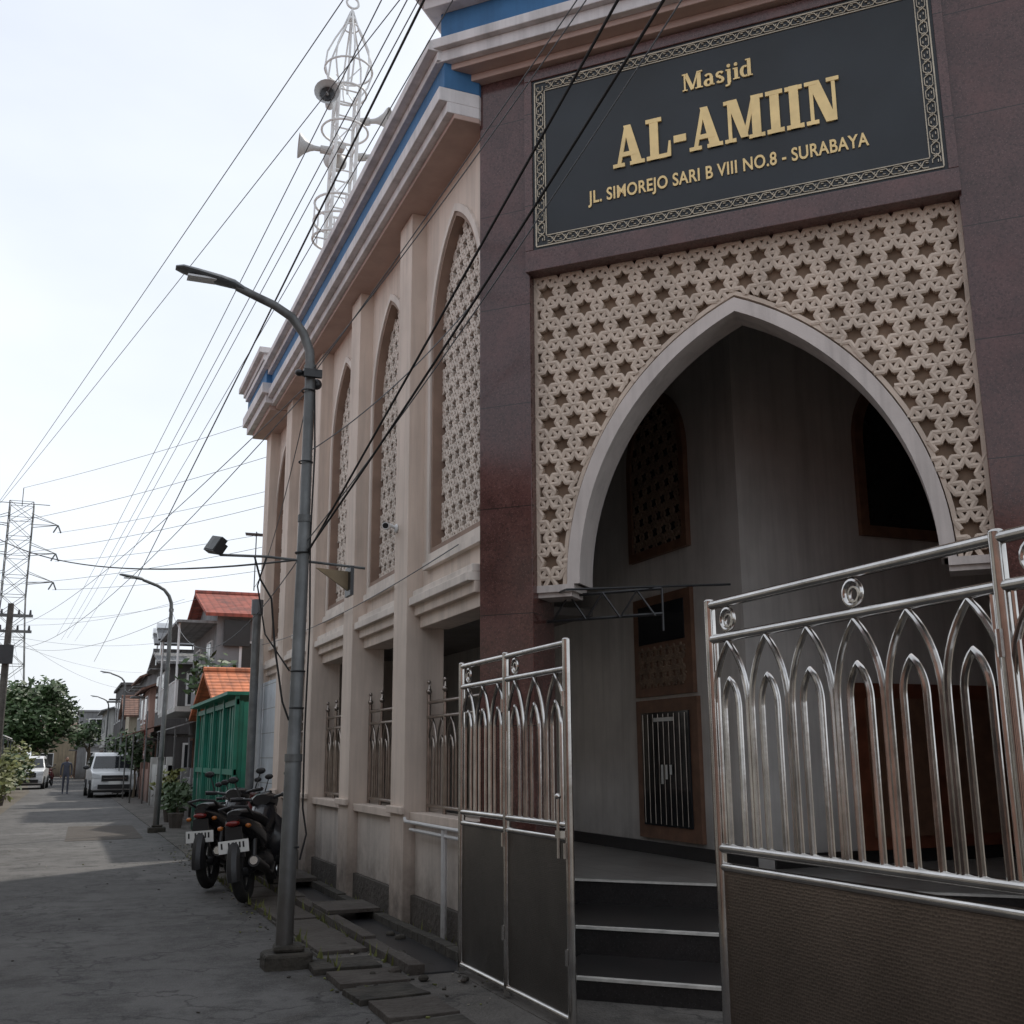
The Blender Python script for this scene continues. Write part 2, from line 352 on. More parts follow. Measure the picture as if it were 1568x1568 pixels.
for k,(a,b) in enumerate(zip(ys[0::2],ys[1::2])):
    if k==4:
        lw.box(3.14,3.45,a,b,0,2.86,1)
    else:
        lw.box(3.22,3.42,a,b,.32,1.0,0);lw.box(3.16,3.46,a,b,1.0,1.08,3);lw.box(3.18,3.42,a,b,0,.32,2)
lw.done(bevel=.005)
def fence(mb,s0,s1,zb,zt,zr,unit,r,rings=True,y=0,top=.022,ringstep=2):
    L=s1-s0;n=max(1,round(L/unit));u=L/n
    for z in [zt]+([zr] if zr else [])+[zb]:
        mb.tube([(s0,y,z),(s1,y,z)],top,10)
    ztop=(zr or zt)-top
    for i in range(n):
        c=s0+(i+.5)*u
        for hw,ap_ in ((u*.46,ztop),(u*.20,ztop-.17)):
            zs=ap_-hw*2.3;A=arc_pts(c,hw,zs,hw*2.3,7)
            mb.tube([(c-hw,y,zb)]+[(x,y,z) for x,z in A]+[(c+hw,y,zb)],r,8,cap=False)
        if rings and zr and i%ringstep==0:
            mb.torus((c,y,(zt+zr)/2),(zt-zr)/2-top-.008,.010,'y',n=18,k=7)
            mb.torus((c+.010,y,(zt+zr)/2-.006),(zt-zr)/4-top*.5,.008,'y',n=14,k=6)
vf=MB('veranda_fence',STEELD,MQ,MF@Matrix.Translation((0,.06,0)))
for k,(a,b) in enumerate(zip(ys[0::2],ys[1::2])):
    if k==4:continue
    fence(vf,-b+.03,-a-.03,1.14,2.12,1.98,.27,.011,rings=False,top=.017)
    for s in (-b+.05,-b+.55,-a-.05):
        vf.tube([(s,0,1.08),(s,0,2.2)],.02,8);vf.ell((s,0,2.23),(.03,.03,.03));vf.tube([(s,0,2.25),(s,0,2.30)],[.02,.008],8);vf.ell((s,0,2.32),(.02,.02,.022))
vf.done(smooth=True)
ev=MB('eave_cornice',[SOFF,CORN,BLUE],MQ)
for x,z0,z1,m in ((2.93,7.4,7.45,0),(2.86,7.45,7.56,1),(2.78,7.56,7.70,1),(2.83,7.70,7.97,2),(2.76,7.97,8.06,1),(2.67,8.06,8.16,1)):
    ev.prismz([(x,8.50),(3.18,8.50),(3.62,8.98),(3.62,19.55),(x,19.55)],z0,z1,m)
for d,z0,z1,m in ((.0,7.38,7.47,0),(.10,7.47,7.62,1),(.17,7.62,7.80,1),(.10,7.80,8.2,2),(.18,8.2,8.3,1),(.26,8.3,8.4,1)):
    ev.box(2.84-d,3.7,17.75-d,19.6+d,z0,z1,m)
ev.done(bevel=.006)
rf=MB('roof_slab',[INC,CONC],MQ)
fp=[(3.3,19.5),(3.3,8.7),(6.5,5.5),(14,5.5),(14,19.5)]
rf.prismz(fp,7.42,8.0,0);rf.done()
ow=MB('outer_walls',WALL,MQ)
ow.box(6.8,14,5.4,5.6,0,8.1);ow.box(3.5,14,19.3,19.5,0,8.1);ow.box(13.8,14,5.6,19.3,0,8.1)
ow.done()
# ---- portal
MP=Matrix.Translation((3.2,8.54,0))@Matrix(((.7071,.7071,0,0),(-.7071,.7071,0,0),(0,0,1,0),(0,0,0,1)))
WT=4.85
gc=MB('portal_columns',GRAN,MQ,MP)
gc.box(0,.49,0,.5,0,8.0);gc.box(4.05,WT,0,.5,0,8.0);gc.box(.49,4.05,.04,.5,7.78,8.0)
gc.done(bevel=.006)
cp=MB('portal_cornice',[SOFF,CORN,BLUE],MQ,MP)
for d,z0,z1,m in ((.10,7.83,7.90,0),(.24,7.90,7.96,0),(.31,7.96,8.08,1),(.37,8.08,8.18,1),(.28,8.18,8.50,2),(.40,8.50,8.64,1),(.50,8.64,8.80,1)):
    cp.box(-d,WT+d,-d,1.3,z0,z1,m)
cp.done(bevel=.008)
CS=2.27;AHW=1.42;AZ=3.0;AR=2.2
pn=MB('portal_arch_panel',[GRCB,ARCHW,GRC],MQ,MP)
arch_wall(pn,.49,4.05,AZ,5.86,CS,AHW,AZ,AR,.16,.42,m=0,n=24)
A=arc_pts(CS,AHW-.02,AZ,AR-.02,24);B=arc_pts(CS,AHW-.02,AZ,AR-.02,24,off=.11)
pn.band(A,B,.09,.43,1)
A2=arc_pts(CS,AHW+.10,AZ,AR+.13,24);B2=arc_pts(CS,AHW+.10,AZ,AR+.13,24,off=.035)
pn.band(A2,B2,.11,.16,2)
for s in (.49,4.05-.33):
    pn.box(s,s+.33,.09,.43,AZ-.06,AZ,1);pn.box(s,s+.30 if s<1 else s+.33,.12,.4,AZ-.1,AZ-.06,1)
pn.done()
pt=MB('portal_carved_lattice',GRC,MQ,MP)
def insP(x,z):
    d=abs(x-CS)
    if not(.50<x<4.04 and AZ+.01<z<5.84):return False
    return d>AHW+.13 or z>arc_h(d,AHW+.13,AZ,AR+.17)
lattice(pt,insP,.49,4.05,AZ,5.86,.235,.036,.158,.06)
pt.box(.49,.52,.1,.16,AZ,5.84);pt.box(4.02,4.05,.1,.16,AZ,5.84)
pt.done()
# ---- sign
SG=MB('sign_frame',[GRANF],MQ,MP)
SG.box(.47,4.07,-.05,.30,5.80,6.0);SG.box(.47,4.07,-.05,.30,7.70,7.80);SG.box(.47,.545,-.05,.3,6.0,7.70);SG.box(3.995,4.07,-.05,.3,6.0,7.70)
SG.box(.55,3.99,-.02,.25,6.0,7.70);SG.done(bevel=.006)
sn=empty('mosque_name_sign')
SB=MB('sign_board',BLACK,sn,MP);SB.box(.545,3.995,-.035,-.022,6.0,7.70);SB.done()
bd=MB('sign_border',GOLDL,sn,MP)
def strip(a,b,wd,y):
    dx,dz=b[0]-a[0],b[1]-a[1];l=math.hypot(dx,dz);nx,nz=-dz/l*wd/2,dx/l*wd/2
    bd.prism([(a[0]+nx,a[1]+nz),(b[0]+nx,b[1]+nz),(b[0]-nx,b[1]-nz),(a[0]-nx,a[1]-nz)],y-.004,-.0355)
for ins_,wd in ((.03,.011),(.125,.008)):
    x0,x1,z0,z1=.545+ins_,3.995-ins_,6.0+ins_,7.7-ins_
    strip((x0,z0),(x1,z0),wd,-.04);strip((x0,z1),(x1,z1),wd,-.04);strip((x0,z0+wd/2),(x0,z1-wd/2),wd,-.041);strip((x1,z0+wd/2),(x1,z1-wd/2),wd,-.041)
def chain(a,b):
    L=math.dist(a,b);n=round(L/.115);ux,uz=(b[0]-a[0])/L,(b[1]-a[1])/L;vx,vz=-uz,ux;u=L/n
    def P(t,q):return (a[0]+ux*t+vx*q,a[1]+uz*t+vz*q)
    for i in range(n):
        t=i*u
        for k,seg in enumerate([((0,-.03),(.35,-.03)),((.35,-.03),(.75,.03)),((.75,.03),(1,.03)),((0,.03),(.25,.03)),((.25,.03),(.65,-.03)),((.65,-.03),(1,-.03)),((.0,-.012),(.18,-.012)),((.82,.012),(1,.012)),((.5,-.018),(.62,0)),((.5,.018),(.38,0))]):
            (p,q),(r,s)=seg;strip(P(t+p*u,q),P(t+r*u,s),.006,-.04-.0007*k)
i_=.0775
x0,x1,z0,z1=.545+i_,3.995-i_,6.0+i_,7.7-i_
chain((x0+.06,z0),(x1-.06,z0));chain((x0+.06,z1),(x1-.06,z1));chain((x0,z0),(x0,z1));chain((x1,z0),(x1,z1))
bd.done()
G={'I':(.52,[[(.12,0),(.40,0),(.40,1),(.12,1)],[(0,0),(.52,0),(.52,.10),(0,.10)],[(0,.9),(.52,.9),(.52,1),(0,1)]]),
'L':(.80,[[(.12,0),(.40,0),(.40,1),(.12,1)],[(0,0),(.80,0),(.80,.10),(0,.10)],[(0,.9),(.52,.9),(.52,1),(0,1)],[(.66,.0),(.80,.0),(.80,.38),(.74,.38)]]),
'-':(.46,[[(.03,.30),(.43,.30),(.43,.47),(.03,.47)]]),
'N':(1.02,[[(.13,0),(.24,0),(.24,1),(.13,1)],[(.79,0),(.90,0),(.90,1),(.79,1)],[(.10,1),(.44,1),(.90,0),(.58,0)],[(0,0),(.37,0),(.37,.09),(0,.09)],[(0,.91),(.38,.91),(.38,1),(0,1)],[(.65,.91),(1.02,.91),(1.02,1),(.65,1)]]),
'M':(1.24,[[(.12,0),(.23,0),(.23,1),(.12,1)],[(.86,0),(1.13,0),(1.13,1),(.86,1)],[(.10,1),(.42,1),(.74,.06),(.50,.06)],[(.88,1),(1.0,1),(.68,.06),(.56,.06)],[(0,0),(.35,0),(.35,.09),(0,.09)],[(.75,0),(1.24,0),(1.24,.09),(.75,.09)],[(0,.91),(.34,.91),(.34,1),(0,1)],[(.94,.91),(1.24,.91),(1.24,1),(.94,1)]]),
'A':(1.06,[[(.38,1),(.62,1),(.99,0),(.66,0)],[(.42,1),(.50,.84),(.25,0),(.12,0)],[(.24,.24),(.80,.24),(.80,.35),(.26,.35)],[(0,0),(.39,0),(.39,.09),(0,.09)],[(.57,0),(1.06,0),(1.06,.09),(.57,.09)]])}
tx=MB('lettering_name',GOLD,sn,MP)
wd=sum(G[c][0] for c in 'AL-AMIIN')+.07*7
k=(3.245-1.31)/wd;cx=1.31;q=0
for ch in 'AL-AMIIN':
    for poly in G[ch][1]:
        tx.prism([(cx+x*k,6.625+z*.395) for x,z in poly],-.0505-.0006*(q%9),-.036);q+=1
    cx+=(G[ch][0]+.07)*k
def stroke(pts,ws,s0,z0,kx,kz):
    global q
    A=[];B=[]
    for i,p in enumerate(pts):
        a=pts[max(i-1,0)];b=pts[min(i+1,len(pts)-1)];dx,dz=b[0]-a[0],b[1]-a[1];l=math.hypot(dx,dz) or 1
        w_=ws[i] if isinstance(ws,list) else ws
        A.append((s0+(p[0]-dz/l*w_/2)*kx,z0+(p[1]+dx/l*w_/2)*kz));B.append((s0+(p[0]+dz/l*w_/2)*kx,z0+(p[1]-dx/l*w_/2)*kz))
    tx.band(A,B,-.0465-.0006*(q%9),-.036);q+=1
def arc(cx_,cz_,rx,rz,a0,a1,n=10,w0=.1,w1=.2):
    P=[];Wd=[]
    for i in range(n+1):
        a=R(a0+(a1-a0)*i/n);P.append((cx_+rx*math.cos(a),cz_+rz*math.sin(a)));Wd.append(w0+(w1-w0)*abs(math.cos(a)))
    return P,Wd
def rect(x0_,x1_,a,b):return [(x0_,(a+b)/2),(x1_,(a+b)/2)],b-a
def word():
    x=0;out=[]
    def put(lst,w_):
        nonlocal x
        for P,Wd in lst:out.append(([(p[0]+x,p[1]) for p in P],Wd))
        x+=w_+.07
    put([([(.14,0),(.14,1)],.09),([(.93,0),(.93,1)],.22),([(.20,1),(.56,.03)],.2),([(.56,.03),(.88,1)],.09),rect(0,.28,0,.07),rect(.72,1.14,0,.07),rect(0,.26,.93,1),rect(.88,1.14,.93,1)],1.14)
    put([([(.42,0.03),(.42,.5)],.18),arc(.25,.49,.17,.17,0,150,8,.09,.14),arc(.24,.2,.17,.17,60,330,12,.08,.18),rect(.42,.58,0,.07)],.58)
    put([arc(.24,.50,.16,.14,20,250,10,.09,.15),arc(.24,.18,.16,.14,70,-160,10,.09,.16),([(.17,.42),(.31,.28)],.15)],.45)
    put([([(.22,.66),(.22,-.12)],.19),arc(.08,-.12,.14,.14,0,-120,6,.09,.13),rect(.05,.31,.59,.66),arc(.22,.86,.05,.05,0,360,8,.11,.11)],.34)
    put([([(.2,0),(.2,.66)],.19),rect(.02,.38,0,.07),rect(.03,.29,.59,.66),arc(.2,.86,.05,.05,0,360,8,.11,.11)],.38)
    put([([(.46,0),(.46,1)],.19),arc(.24,.33,.19,.29,60,300,14,.08,.19),rect(.28,.55,.93,1),rect(.46,.64,0,.07)],.64)
    return out,x-.07
W_,wx=word();kx=(2.56-1.955)/wx
for P,Wd in W_:stroke(P,Wd,1.955,7.215,kx,.165)
tx.done()
def text(body,s0,s1,z,h,name,off=.012):
    cu=bpy.data.curves.new(name,'FONT');cu.body=body;cu.size=1;cu.extrude=.004;cu.offset=off;cu.space_character=1.06;cu.materials.append(GOLD)
    o=bpy.data.objects.new(name,cu);COL.objects.link(o);bpy.context.view_layer.update()
    d=o.dimensions;xs=(s1-s0)/d.x;
    o.parent=sn
    o.matrix_world=MP@Matrix.Translation((s0,-.042,z))@Matrix.Rotation(R(90),4,'X')@Matrix.Diagonal((xs,h,1,1))
text('JL. SIMOREJO SARI B VIII NO.8 - SURABAYA',1.08,3.446,6.345,.165,'lettering_address',.018)
# ---- interior
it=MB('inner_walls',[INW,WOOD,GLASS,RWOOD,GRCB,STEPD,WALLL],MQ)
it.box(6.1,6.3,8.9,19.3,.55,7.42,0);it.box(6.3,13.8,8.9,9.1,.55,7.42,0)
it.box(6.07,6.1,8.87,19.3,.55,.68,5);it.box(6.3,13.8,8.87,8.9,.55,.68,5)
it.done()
MA=Matrix.Translation((6.1,0,0))@Matrix(((0,1,0,0),(-1,0,0,0),(0,0,1,0),(0,0,0,1)))
MBm=Matrix.Translation((0,8.9,0))
ij=MB('inner_joinery',[WOOD,GLASS,GRCB,RWOOD,PLATE,STEELD],MQ,MA)
for c in (-10.45,-13.2,-16):
    arch_frame(ij,c,.55,4.9,.75,3.9,.10,-.06,-.002,0);A=arc_pts(c,.55,4.9,.75);ij.prism([(c-.55,3.9)]+A+[(c+.55,3.9)],-.03,-.004,1)
ij.box(-11.05,-9.75,-.05,-.002,.72,2.2,0);ij.box(-10.9,-9.9,-.07,-.051,.86,2.06,1);ij.box(-11.05,-9.8,-.05,-.002,2.24,3.35,0);ij.box(-10.92,-9.93,-.06,-.051,2.82,3.25,1)
ij.box(-10.6,-10.18,-.085,-.081,1.96,2.0,4)
for q_ in range(9):ij.tube([(-10.85+q_*.112,-.08,.88),(-10.85+q_*.112,-.08,2.04)],.004,5,5)
for q_ in range(3):ij.box(-10.46+q_*.09,-10.42+q_*.09,-.092,-.088,1.3+.05*q_,1.5,4)
ij.done()
il=MB('inner_window_lattice',[GRCB],MQ,MA)
def ins2(x,z):
    d=abs(x+10.45);return d<.54 and 3.92<z and (z<4.9 or z<arc_h(d,.54,4.9,.73))
lattice(il,ins2,-11,-9.9,3.9,5.7,.2,.018,-.03,.02)
lattice(il,lambda x,z:-10.92<x<-9.93 and 2.34<z<2.76,-10.92,-9.93,2.34,2.76,.14,.02,-.05,.02);il.done()
ik=MB('inner_joinery_south',[WOOD,GLASS,GRCB,RWOOD],MQ,MBm)
for c in (8.3,11):
    arch_frame(ik,c,.6,4.9,.75,3.95,.11,-.06,-.002,0);A=arc_pts(c,.6,4.9,.75);ik.prism([(c-.6,3.95)]+A+[(c+.6,3.95)],-.03,-.004,1)
ik.box(7.3,9.4,-.06,-.002,.68,2.3,3);ik.box(7.45,8.25,-.075,-.061,.8,2.15,0);ik.box(8.45,9.25,-.075,-.061,.8,2.15,0)
ik.box(10,13,-.06,-.002,.68,2.5,3)
ik.done()
fl=MB('floor_and_steps',[STEPD,NOSE,FLOORM],MQ,MP)
fl.box(.95,4.5,-1.1,-.27,-.1,.17,0);fl.box(.95,4.5,-1.115,-1.06,.158,.176,1)
fl.box(.5,4.04,-.27,1.0,-.1,.36,0);fl.box(.5,4.04,-.285,-.23,.348,.366,1)
fl.box(.2,4.3,1.0,1.042,.3,.54,0);fl.box(.2,4.3,.985,1.042,.541,.556,1)
fl.done()
fl=MB('interior_floor',[FLOORM,INC],MQ)
fl.prismz([(3.45,19.3),(3.45,9.9),(4.02,9.2),(7.2,6.02),(13.8,5.6),(13.8,19.3)],.0,.55,0)
fl.box(3.5,6.1,12.2,19.3,3.32,3.42,1);fl.done()
tr=MB('steel_truss',BPLAST,MQ,MP)
for z,y in ((2.93,.3),(2.72,.3)):tr.tube([(.5,y,z),(1.5,y+.05,z+.02)],.014,6)
for i in range(3):tr.tube([(.55+i*.3,.3,2.72),(.7+i*.3,.3,2.94)],.009,5);tr.tube([(.7+i*.3,.3,2.94),(.85+i*.3,.3,2.72)],.009,5)
tr.tube([(.55,.3,2.95),(.8,-.05,2.93),(2.0,.7,3.0)],.010,5);tr.tube([(1.5,.35,2.95),(1.5,.35,2.6)],.01,5)
tr.done()
pp=MB('water_pipes',WHITEP,MQ)
pp.tube([(3.12,9.2,.05),(3.12,9.2,.98)],.028,8);pp.tube([(3.12,8.7,.93),(3.12,10.2,.93)],.016,8);pp.tube([(3.10,8.7,1.0),(3.10,10.3,1.0),(3.10,10.33,1.03)],.016,8);pp.tube([(3.06,18.9,0),(3.06,18.9,2.9),(3.03,18.9,3.6)],.06,10)
pp.done(smooth=True)
cc=MB('cctv_camera',[WHITEP,BPLAST]);cc.tube([(3.1,10.75,3.95),(3.02,10.75,3.98),(2.98,10.75,3.96)],.02,8,0);cc.tube([(3.0,10.78,3.97),(2.93,10.6,3.94)],.038,12,0);cc.tube([(2.93,10.6,3.94),(2.928,10.595,3.938)],.03,12,1);cc.ell((3.09,10.75,3.95),(.02,.05,.05));cc.done(smooth=True)
# ------------------------------------------------------------ gates
def gate(name,X,cuts,sheet,mid=(1.19,1.11),tz=2.29):
    e=empty(name)
    M=Matrix.Translation((X,0,0))@Matrix(((0,1,0,0),(-1,0,0,0),(0,0,1,0),(0,0,0,1)))
    g=MB('frame',STEEL,e,M)
    for a,b in zip(cuts[:-1],cuts[1:]):
        fence(g,-a,-b,mid[0],tz,2.13,.30,.0135,ringstep=3)
        g.tube([(-a,0,mid[1]),(-b,0,mid[1])],.02,10);g.tube([(-a,0,.1),(-b,0,.1)],.022,10)
        for s in (-a+.045,-b-.045):g.tube([(s,0,mid[0]),(s,0,2.13)],.009,6)
    for c in cuts:g.tube([(-c,0,.05),(-c,0,tz+.02)],.027,12);g.ell((-c,0,tz+.02),(.027,.027,.015))
    for c in cuts[1:]:
        for z in (.4,1.0,1.9):g.tube([(-c-.0,-.03,z),(-c-.0,-.03,z+.09)],.013,8)
    g.done(smooth=True)
    h=MB('lower_sheet',sheet,e,M)
    for a,b in zip(cuts[:-1],cuts[1:]):h.box(-a+.02,-b-.02,-.004,.004,.11,mid[1])
    h.done()
    return e
gl=gate('steel_gate',2.87,[8.05,7.13,6.12],SHEET)
M=Matrix.Translation((2.87,0,0))@Matrix(((0,1,0,0),(-1,0,0,0),(0,0,1,0),(0,0,0,1)))
lk=MB('latch',STEEL,gl,M);lk.tube([(-6.17,-.05,1.0),(-6.17,-.05,1.35)],.012,8);lk.box(-6.2,-6.12,-.06,-.02,1.12,1.16);lk.ell((-6.17,-.05,1.36),(.02,.02,.02));lk.done(smooth=True)
gate('steel_gate',2.80,[4.36,2.62,.9,-.8],SHEETB)
# ------------------------------------------------------------ street lamps
def lamp(x,y):
    e=empty('street_lamp');M=Matrix.Translation((x,y,0))
    g=MB('pole',[GALV,LAMPG,LENS,CONC],e,M)
    pts=[(-.03,0,.0),(-.01,0,1.6),(-.01,0,1.62),(.01,0,3.6),(.01,0,3.62),(0.01,0,4.95)]
    g.tube(pts,[.07,.066,.055,.052,.045,.043],14,0)
    c=[(0.01,0,4.95),(0,0,5.12),(-.06,0,5.28),(-.17,0,5.42),(-.33,0,5.51),(-.5,0,5.57),(-.66,0,5.63)]
    g.tube(c,[.043,.042,.041,.04,.038,.036,.036],12,0)
    g.tube([(-.01,0,1.57),(-.01,0,1.63)],.072,14,0);g.tube([(.01,0,3.57),(.01,0,3.63)],.058,14,0);g.tube([(0.01,0,4.92),(.01,0,4.99)],.055,12,0)
    hv=[];n=12;st=[(-.60,.04,.035,5.61),(-.68,.06,.05,5.64),(-.80,.085,.05,5.66),(-1.0,.095,.045,5.69),(-1.12,.08,.035,5.715),(-1.18,.04,.02,5.72)]
    for X,wy,hz,z in st:
        for k in range(n):
            a=2*math.pi*k/n;hv.append((X,wy*math.cos(a),z+hz*math.sin(a)*(1 if math.sin(a)>0 else .5)))
    g.add(hv,[(i*n+k,i*n+(k+1)%n,(i+1)*n+(k+1)%n,(i+1)*n+k) for i in range(len(st)-1) for k in range(n)]+[tuple(range(n)),tuple((len(st)-1)*n+k for k in range(n))],1)
    g.box(-1.08,-.84,-.06,.06,5.645,5.662,2)
    g.done(smooth=True)
    b=MB('footing',DARKC,e,M);b.prismz([(-.2,-.16),(-.02,-.19),(.17,-.16),(.19,.05),(.15,.18),(-.1,.19),(-.2,.1)],-.05,.12);b.prismz([(-.13,-.11),(.11,-.13),(.13,.11),(-.1,.12)],.12,.17);b.done(bevel=.03)
    return e,M
e,M=lamp(1.77,9.03)
x=MB('pole_clutter',[BPLAST,GALV,CABLE,CORN,SHEETG],e,M)
x.tube([(-.68,0,3.24),(-.3,0,3.25),(.55,0,3.20)],.012,6,1)
T=Matrix.Translation((-.72,0,3.32))@Matrix.Rotation(R(30),4,'Y')@Matrix.Rotation(R(25),4,'Z')
x.box(-.03,.03,-.085,.085,-.07,.07,0,T);x.box(.03,.075,-.05,.05,-.045,.045,0,T);x.box(-.036,-.03,-.075,.075,-.06,.06,1,T)
x.tube([(-.68,0,3.24),(-.72,0,3.30)],.010,6,0)
x.prism([(.12,3.18),(.44,3.16),(.42,2.98)],-.01,.01,4);x.box(.40,.43,-.1,.1,2.95,3.2,0)
for z in (.9,2.0,2.3,3.3,4.1,4.75,4.9):x.torus((0,0,z),.058,.007,'z',2,n=14,k=5)
x.box(-.06,.10,-.09,-.05,4.86,4.93,0);x.ell((-.09,-.03,4.9),(.04,.04,.03),0);x.ell((.08,.05,4.84),(.05,.04,.05),0)
x.tube([(.05,0,4.9),(.07,-.03,4.2),(.06,-.02,3.4),(.085,0,2.7),(.07,-.02,1.8),(.08,0,1.2),(.11,-.03,1.0),(.07,0,.8)],.008,5,2)
x.tube([(-.3,0,3.25),(-.36,.02,3.0),(-.28,.02,2.6),(-.07,0,2.3)],.007,5,2)
x.tube([(-.4,0,3.25),(-.34,0,3.05),(-.24,.02,2.9),(-.2,0,2.5),(-.12,0,2.05),(-.06,0,1.9)],.009,5,2)
x.done(smooth=True)
lamp(2.1,26);lamp(2.62,56);lamp(2.7,78)
sp=MB('service_pole',[GALV,LAMPG]);sp.tube([(2.93,18.7,0),(2.93,18.7,4.0)],.07,10,0);sp.tube([(2.93,18.7,4.0),(2.93,18.7,4.25)],.1,10,1);sp.done(smooth=True)
# ------------------------------------------------------------ minaret tower (tubular)
tw=empty('loudspeaker_tower')
TM=Matrix.Translation((4.30,20,7.75))@Matrix.Rotation(R(1.6),4,'Y')
t=MB('lattice_mast',WHITEP,tw,TM)
H=8.6;legs=[(.31*math.cos(R(a)),.31*math.sin(R(a))) for a in (45,135,225,315)]
for lx,ly in legs:t.tube([(lx,ly,-.2),(lx,ly,H-1.0)],.038,8)
z=0;k=0
while z<H-1.1:
    for i in range(4):
        a=legs[i];b=legs[(i+1)%4]
        t.tube([(a[0],a[1],z),(b[0],b[1],z)],.018,5)
        if k%2==i%2:t.tube([(a[0],a[1],z),(b[0],b[1],z+.62)],.013,4)
    z+=.62;k+=1
for zz in (4.1,4.5,4.9):t.torus((0,0,zz),.52,.026,'z',n=28,k=6)
for a in range(0,360,45):t.tube([(.52*math.cos(R(a)),.52*math.sin(R(a)),4.1),(.52*math.cos(R(a)),.52*math.sin(R(a)),4.9)],.018,5)
for a in range(0,360,90):t.tube([(0,0,4.1),(.52*math.cos(R(a)),.52*math.sin(R(a)),4.1)],.018,5)
for zz,rr in ((6.6,.48),(7.5,.40)):t.torus((0,0,zz),rr,.024,'z',n=28,k=6)
prof=[(0.28,7.5),(.42,7.75),(.50,8.05),(.47,8.4),(.33,8.75),(.16,9.1),(.03,9.5)]
for a in range(0,360,45):t.tube([(r_*math.cos(R(a)),r_*math.sin(R(a)),zz) for r_,zz in prof],.02,5)
t.torus((0,0,8.05),.5,.022,'z',n=24,k=6);t.torus((0,0,9.1),.16,.016,'z',n=16,k=5)
t.ell((0,0,9.3),(.10,.10,.08));t.tube([(0,0,7.5),(0,0,9.6)],.026,6);t.torus((0,0,9.72),.13,.026,'y',n=18,k=6,a0=R(110),a1=R(430))
t.done(smooth=True)
hn=MB('loudspeakers',[HORN,BPLAST],tw,TM)
def horn(c,d):
    d=Vector(d).normalized();c=Vector(c)
    prof=[(0,.05),(.12,.055),(.2,.08),(.32,.15),(.42,.25),(.45,.26)]
    hn.tube([c+d*a for a,_ in prof],[r_ for _,r_ in prof],18,0,cap=False)
    hn.tube([c+d*.3,c+d*.36],[.0,.14],18,1,cap=False);hn.tube([c-d*.22,c],.085,12,0);hn.tube([c+d*.1,c+d*.4],[.05,.02],8,0)
horn((-.40,-.1,7.15),(-.3,-1,-.15));horn((.5,-.05,6.95),(1,-.6,0));horn((-.45,.2,6.2),(-1,.1,.0));horn((.5,.1,6.2),(.9,-.5,0));horn((0,.4,6.4),(0,1,0))
hn.done(smooth=True)
# ------------------------------------------------------------ pylon
py=MB('transmission_pylon',GALV,None,Matrix.Translation((-8.6,180,0)))
def wz(z):return 1.7+ (1.8 if z<25 else .0)*max(0,(25-z)/25)
lv=[0,6,11,15.5,19.5,23,26,29,32,35,38,40.5]
for a,b in zip(lv[:-1],lv[1:]):
    for sx,sy in ((1,1),(1,-1),(-1,-1),(-1,1)):
        py.tube([(sx*wz(a),sy*wz(a),a),(sx*wz(b),sy*wz(b),b)],.07,4)
    for (p,q) in (((1,1),(1,-1)),((1,-1),(-1,-1)),((-1,-1),(-1,1)),((-1,1),(1,1))):
        py.tube([(p[0]*wz(a),p[1]*wz(a),a),(q[0]*wz(b),q[1]*wz(b),b)],.04,4);py.tube([(q[0]*wz(a),q[1]*wz(a),a),(p[0]*wz(b),p[1]*wz(b),b)],.04,4)
        py.tube([(p[0]*wz(b),p[1]*wz(b),b),(q[0]*wz(b),q[1]*wz(b),b)],.04,4)
for z in (28,32.5,37):
    for sd in (-1,1):
        for yy in (-1.2,1.2):
            py.tube([(sd*1.5,yy,z),(sd*5.4,0,z+.4)],.055,4);py.tube([(sd*1.5,yy,z+1.8),(sd*5.4,0,z+.4)],.05,4)
        py.tube([(sd*5.4,0,z+.4),(sd*5.4-.6,0,z-.8)],.12,6);py.tube([(sd*5.4,0,z+.4),(sd*5.4+.5,0,z-.8)],.12,6)
py.tube([(-4,0,40.5),(4,0,40.5)],.06,4);py.tube([(0,0,40),(0,0,43)],.06,4)
py.done()
# ------------------------------------------------------------ cables
def cable(cu,a,b,sag,n=24):
    s=cu.splines.new('POLY');s.points.add(n)
    for i in range(n+1):
        t_=i/n;p=Vector(a).lerp(Vector(b),t_);p.z-=sag*4*t_*(1-t_);s.points[i].co=(*p,1)
def curve(name,m,r):
    cu=bpy.data.curves.new(name,'CURVE');cu.dimensions='3D';cu.bevel_depth=r;cu.bevel_resolution=1;cu.materials.append(m)
    o=bpy.data.objects.new(name,cu);COL.objects.link(o);return cu
def ext(a,b,ta,tb):
    a=Vector(a);b=Vector(b);return a.lerp(b,ta),a.lerp(b,tb)
cab=curve('overhead_cables',CABLE,.0095)
P_,Q_=ext((1.8,6.0,6.5),(1.3,45,6.3),-.4,1.3);cable(cab,P_,Q_,.15)
cable(cab,(3.05,-.5,7.9),(1.81,9.0,3.3),.05);cable(cab,(3.0,-.3,7.2),(1.81,9.0,3.32),.2)
cable(cab,(1.78,9.05,3.25),(-2.3,27.5,7.0),.45)
cg=curve('overhead_wires',CABLEG,.005)
cable(cg,(3.6,2.2,8.0),(1.80,9.0,4.9),.1)
cable(cg,(1.80,9.0,4.9),(3.0,19.7,4.6),.35)
for a,b,s in (((1.57,7.45,7.5),(-1.77,27.06,7.5),.1),((1.98,7.29,7.5),(-1.44,25.61,7.5),.1)):
    P_,Q_=ext(a,b,-.6,1.1);cable(cg,P_,Q_,s)
for dx,dz in ((0,0),(.12,.1),(.28,-.05),(-.1,.18)):
    P_,Q_=ext((1.81+dx,7.4,7.0+dz),(-.2+dx*2,50,7.0+dz),-.25,1.1);cable(cg,P_,Q_,.3)
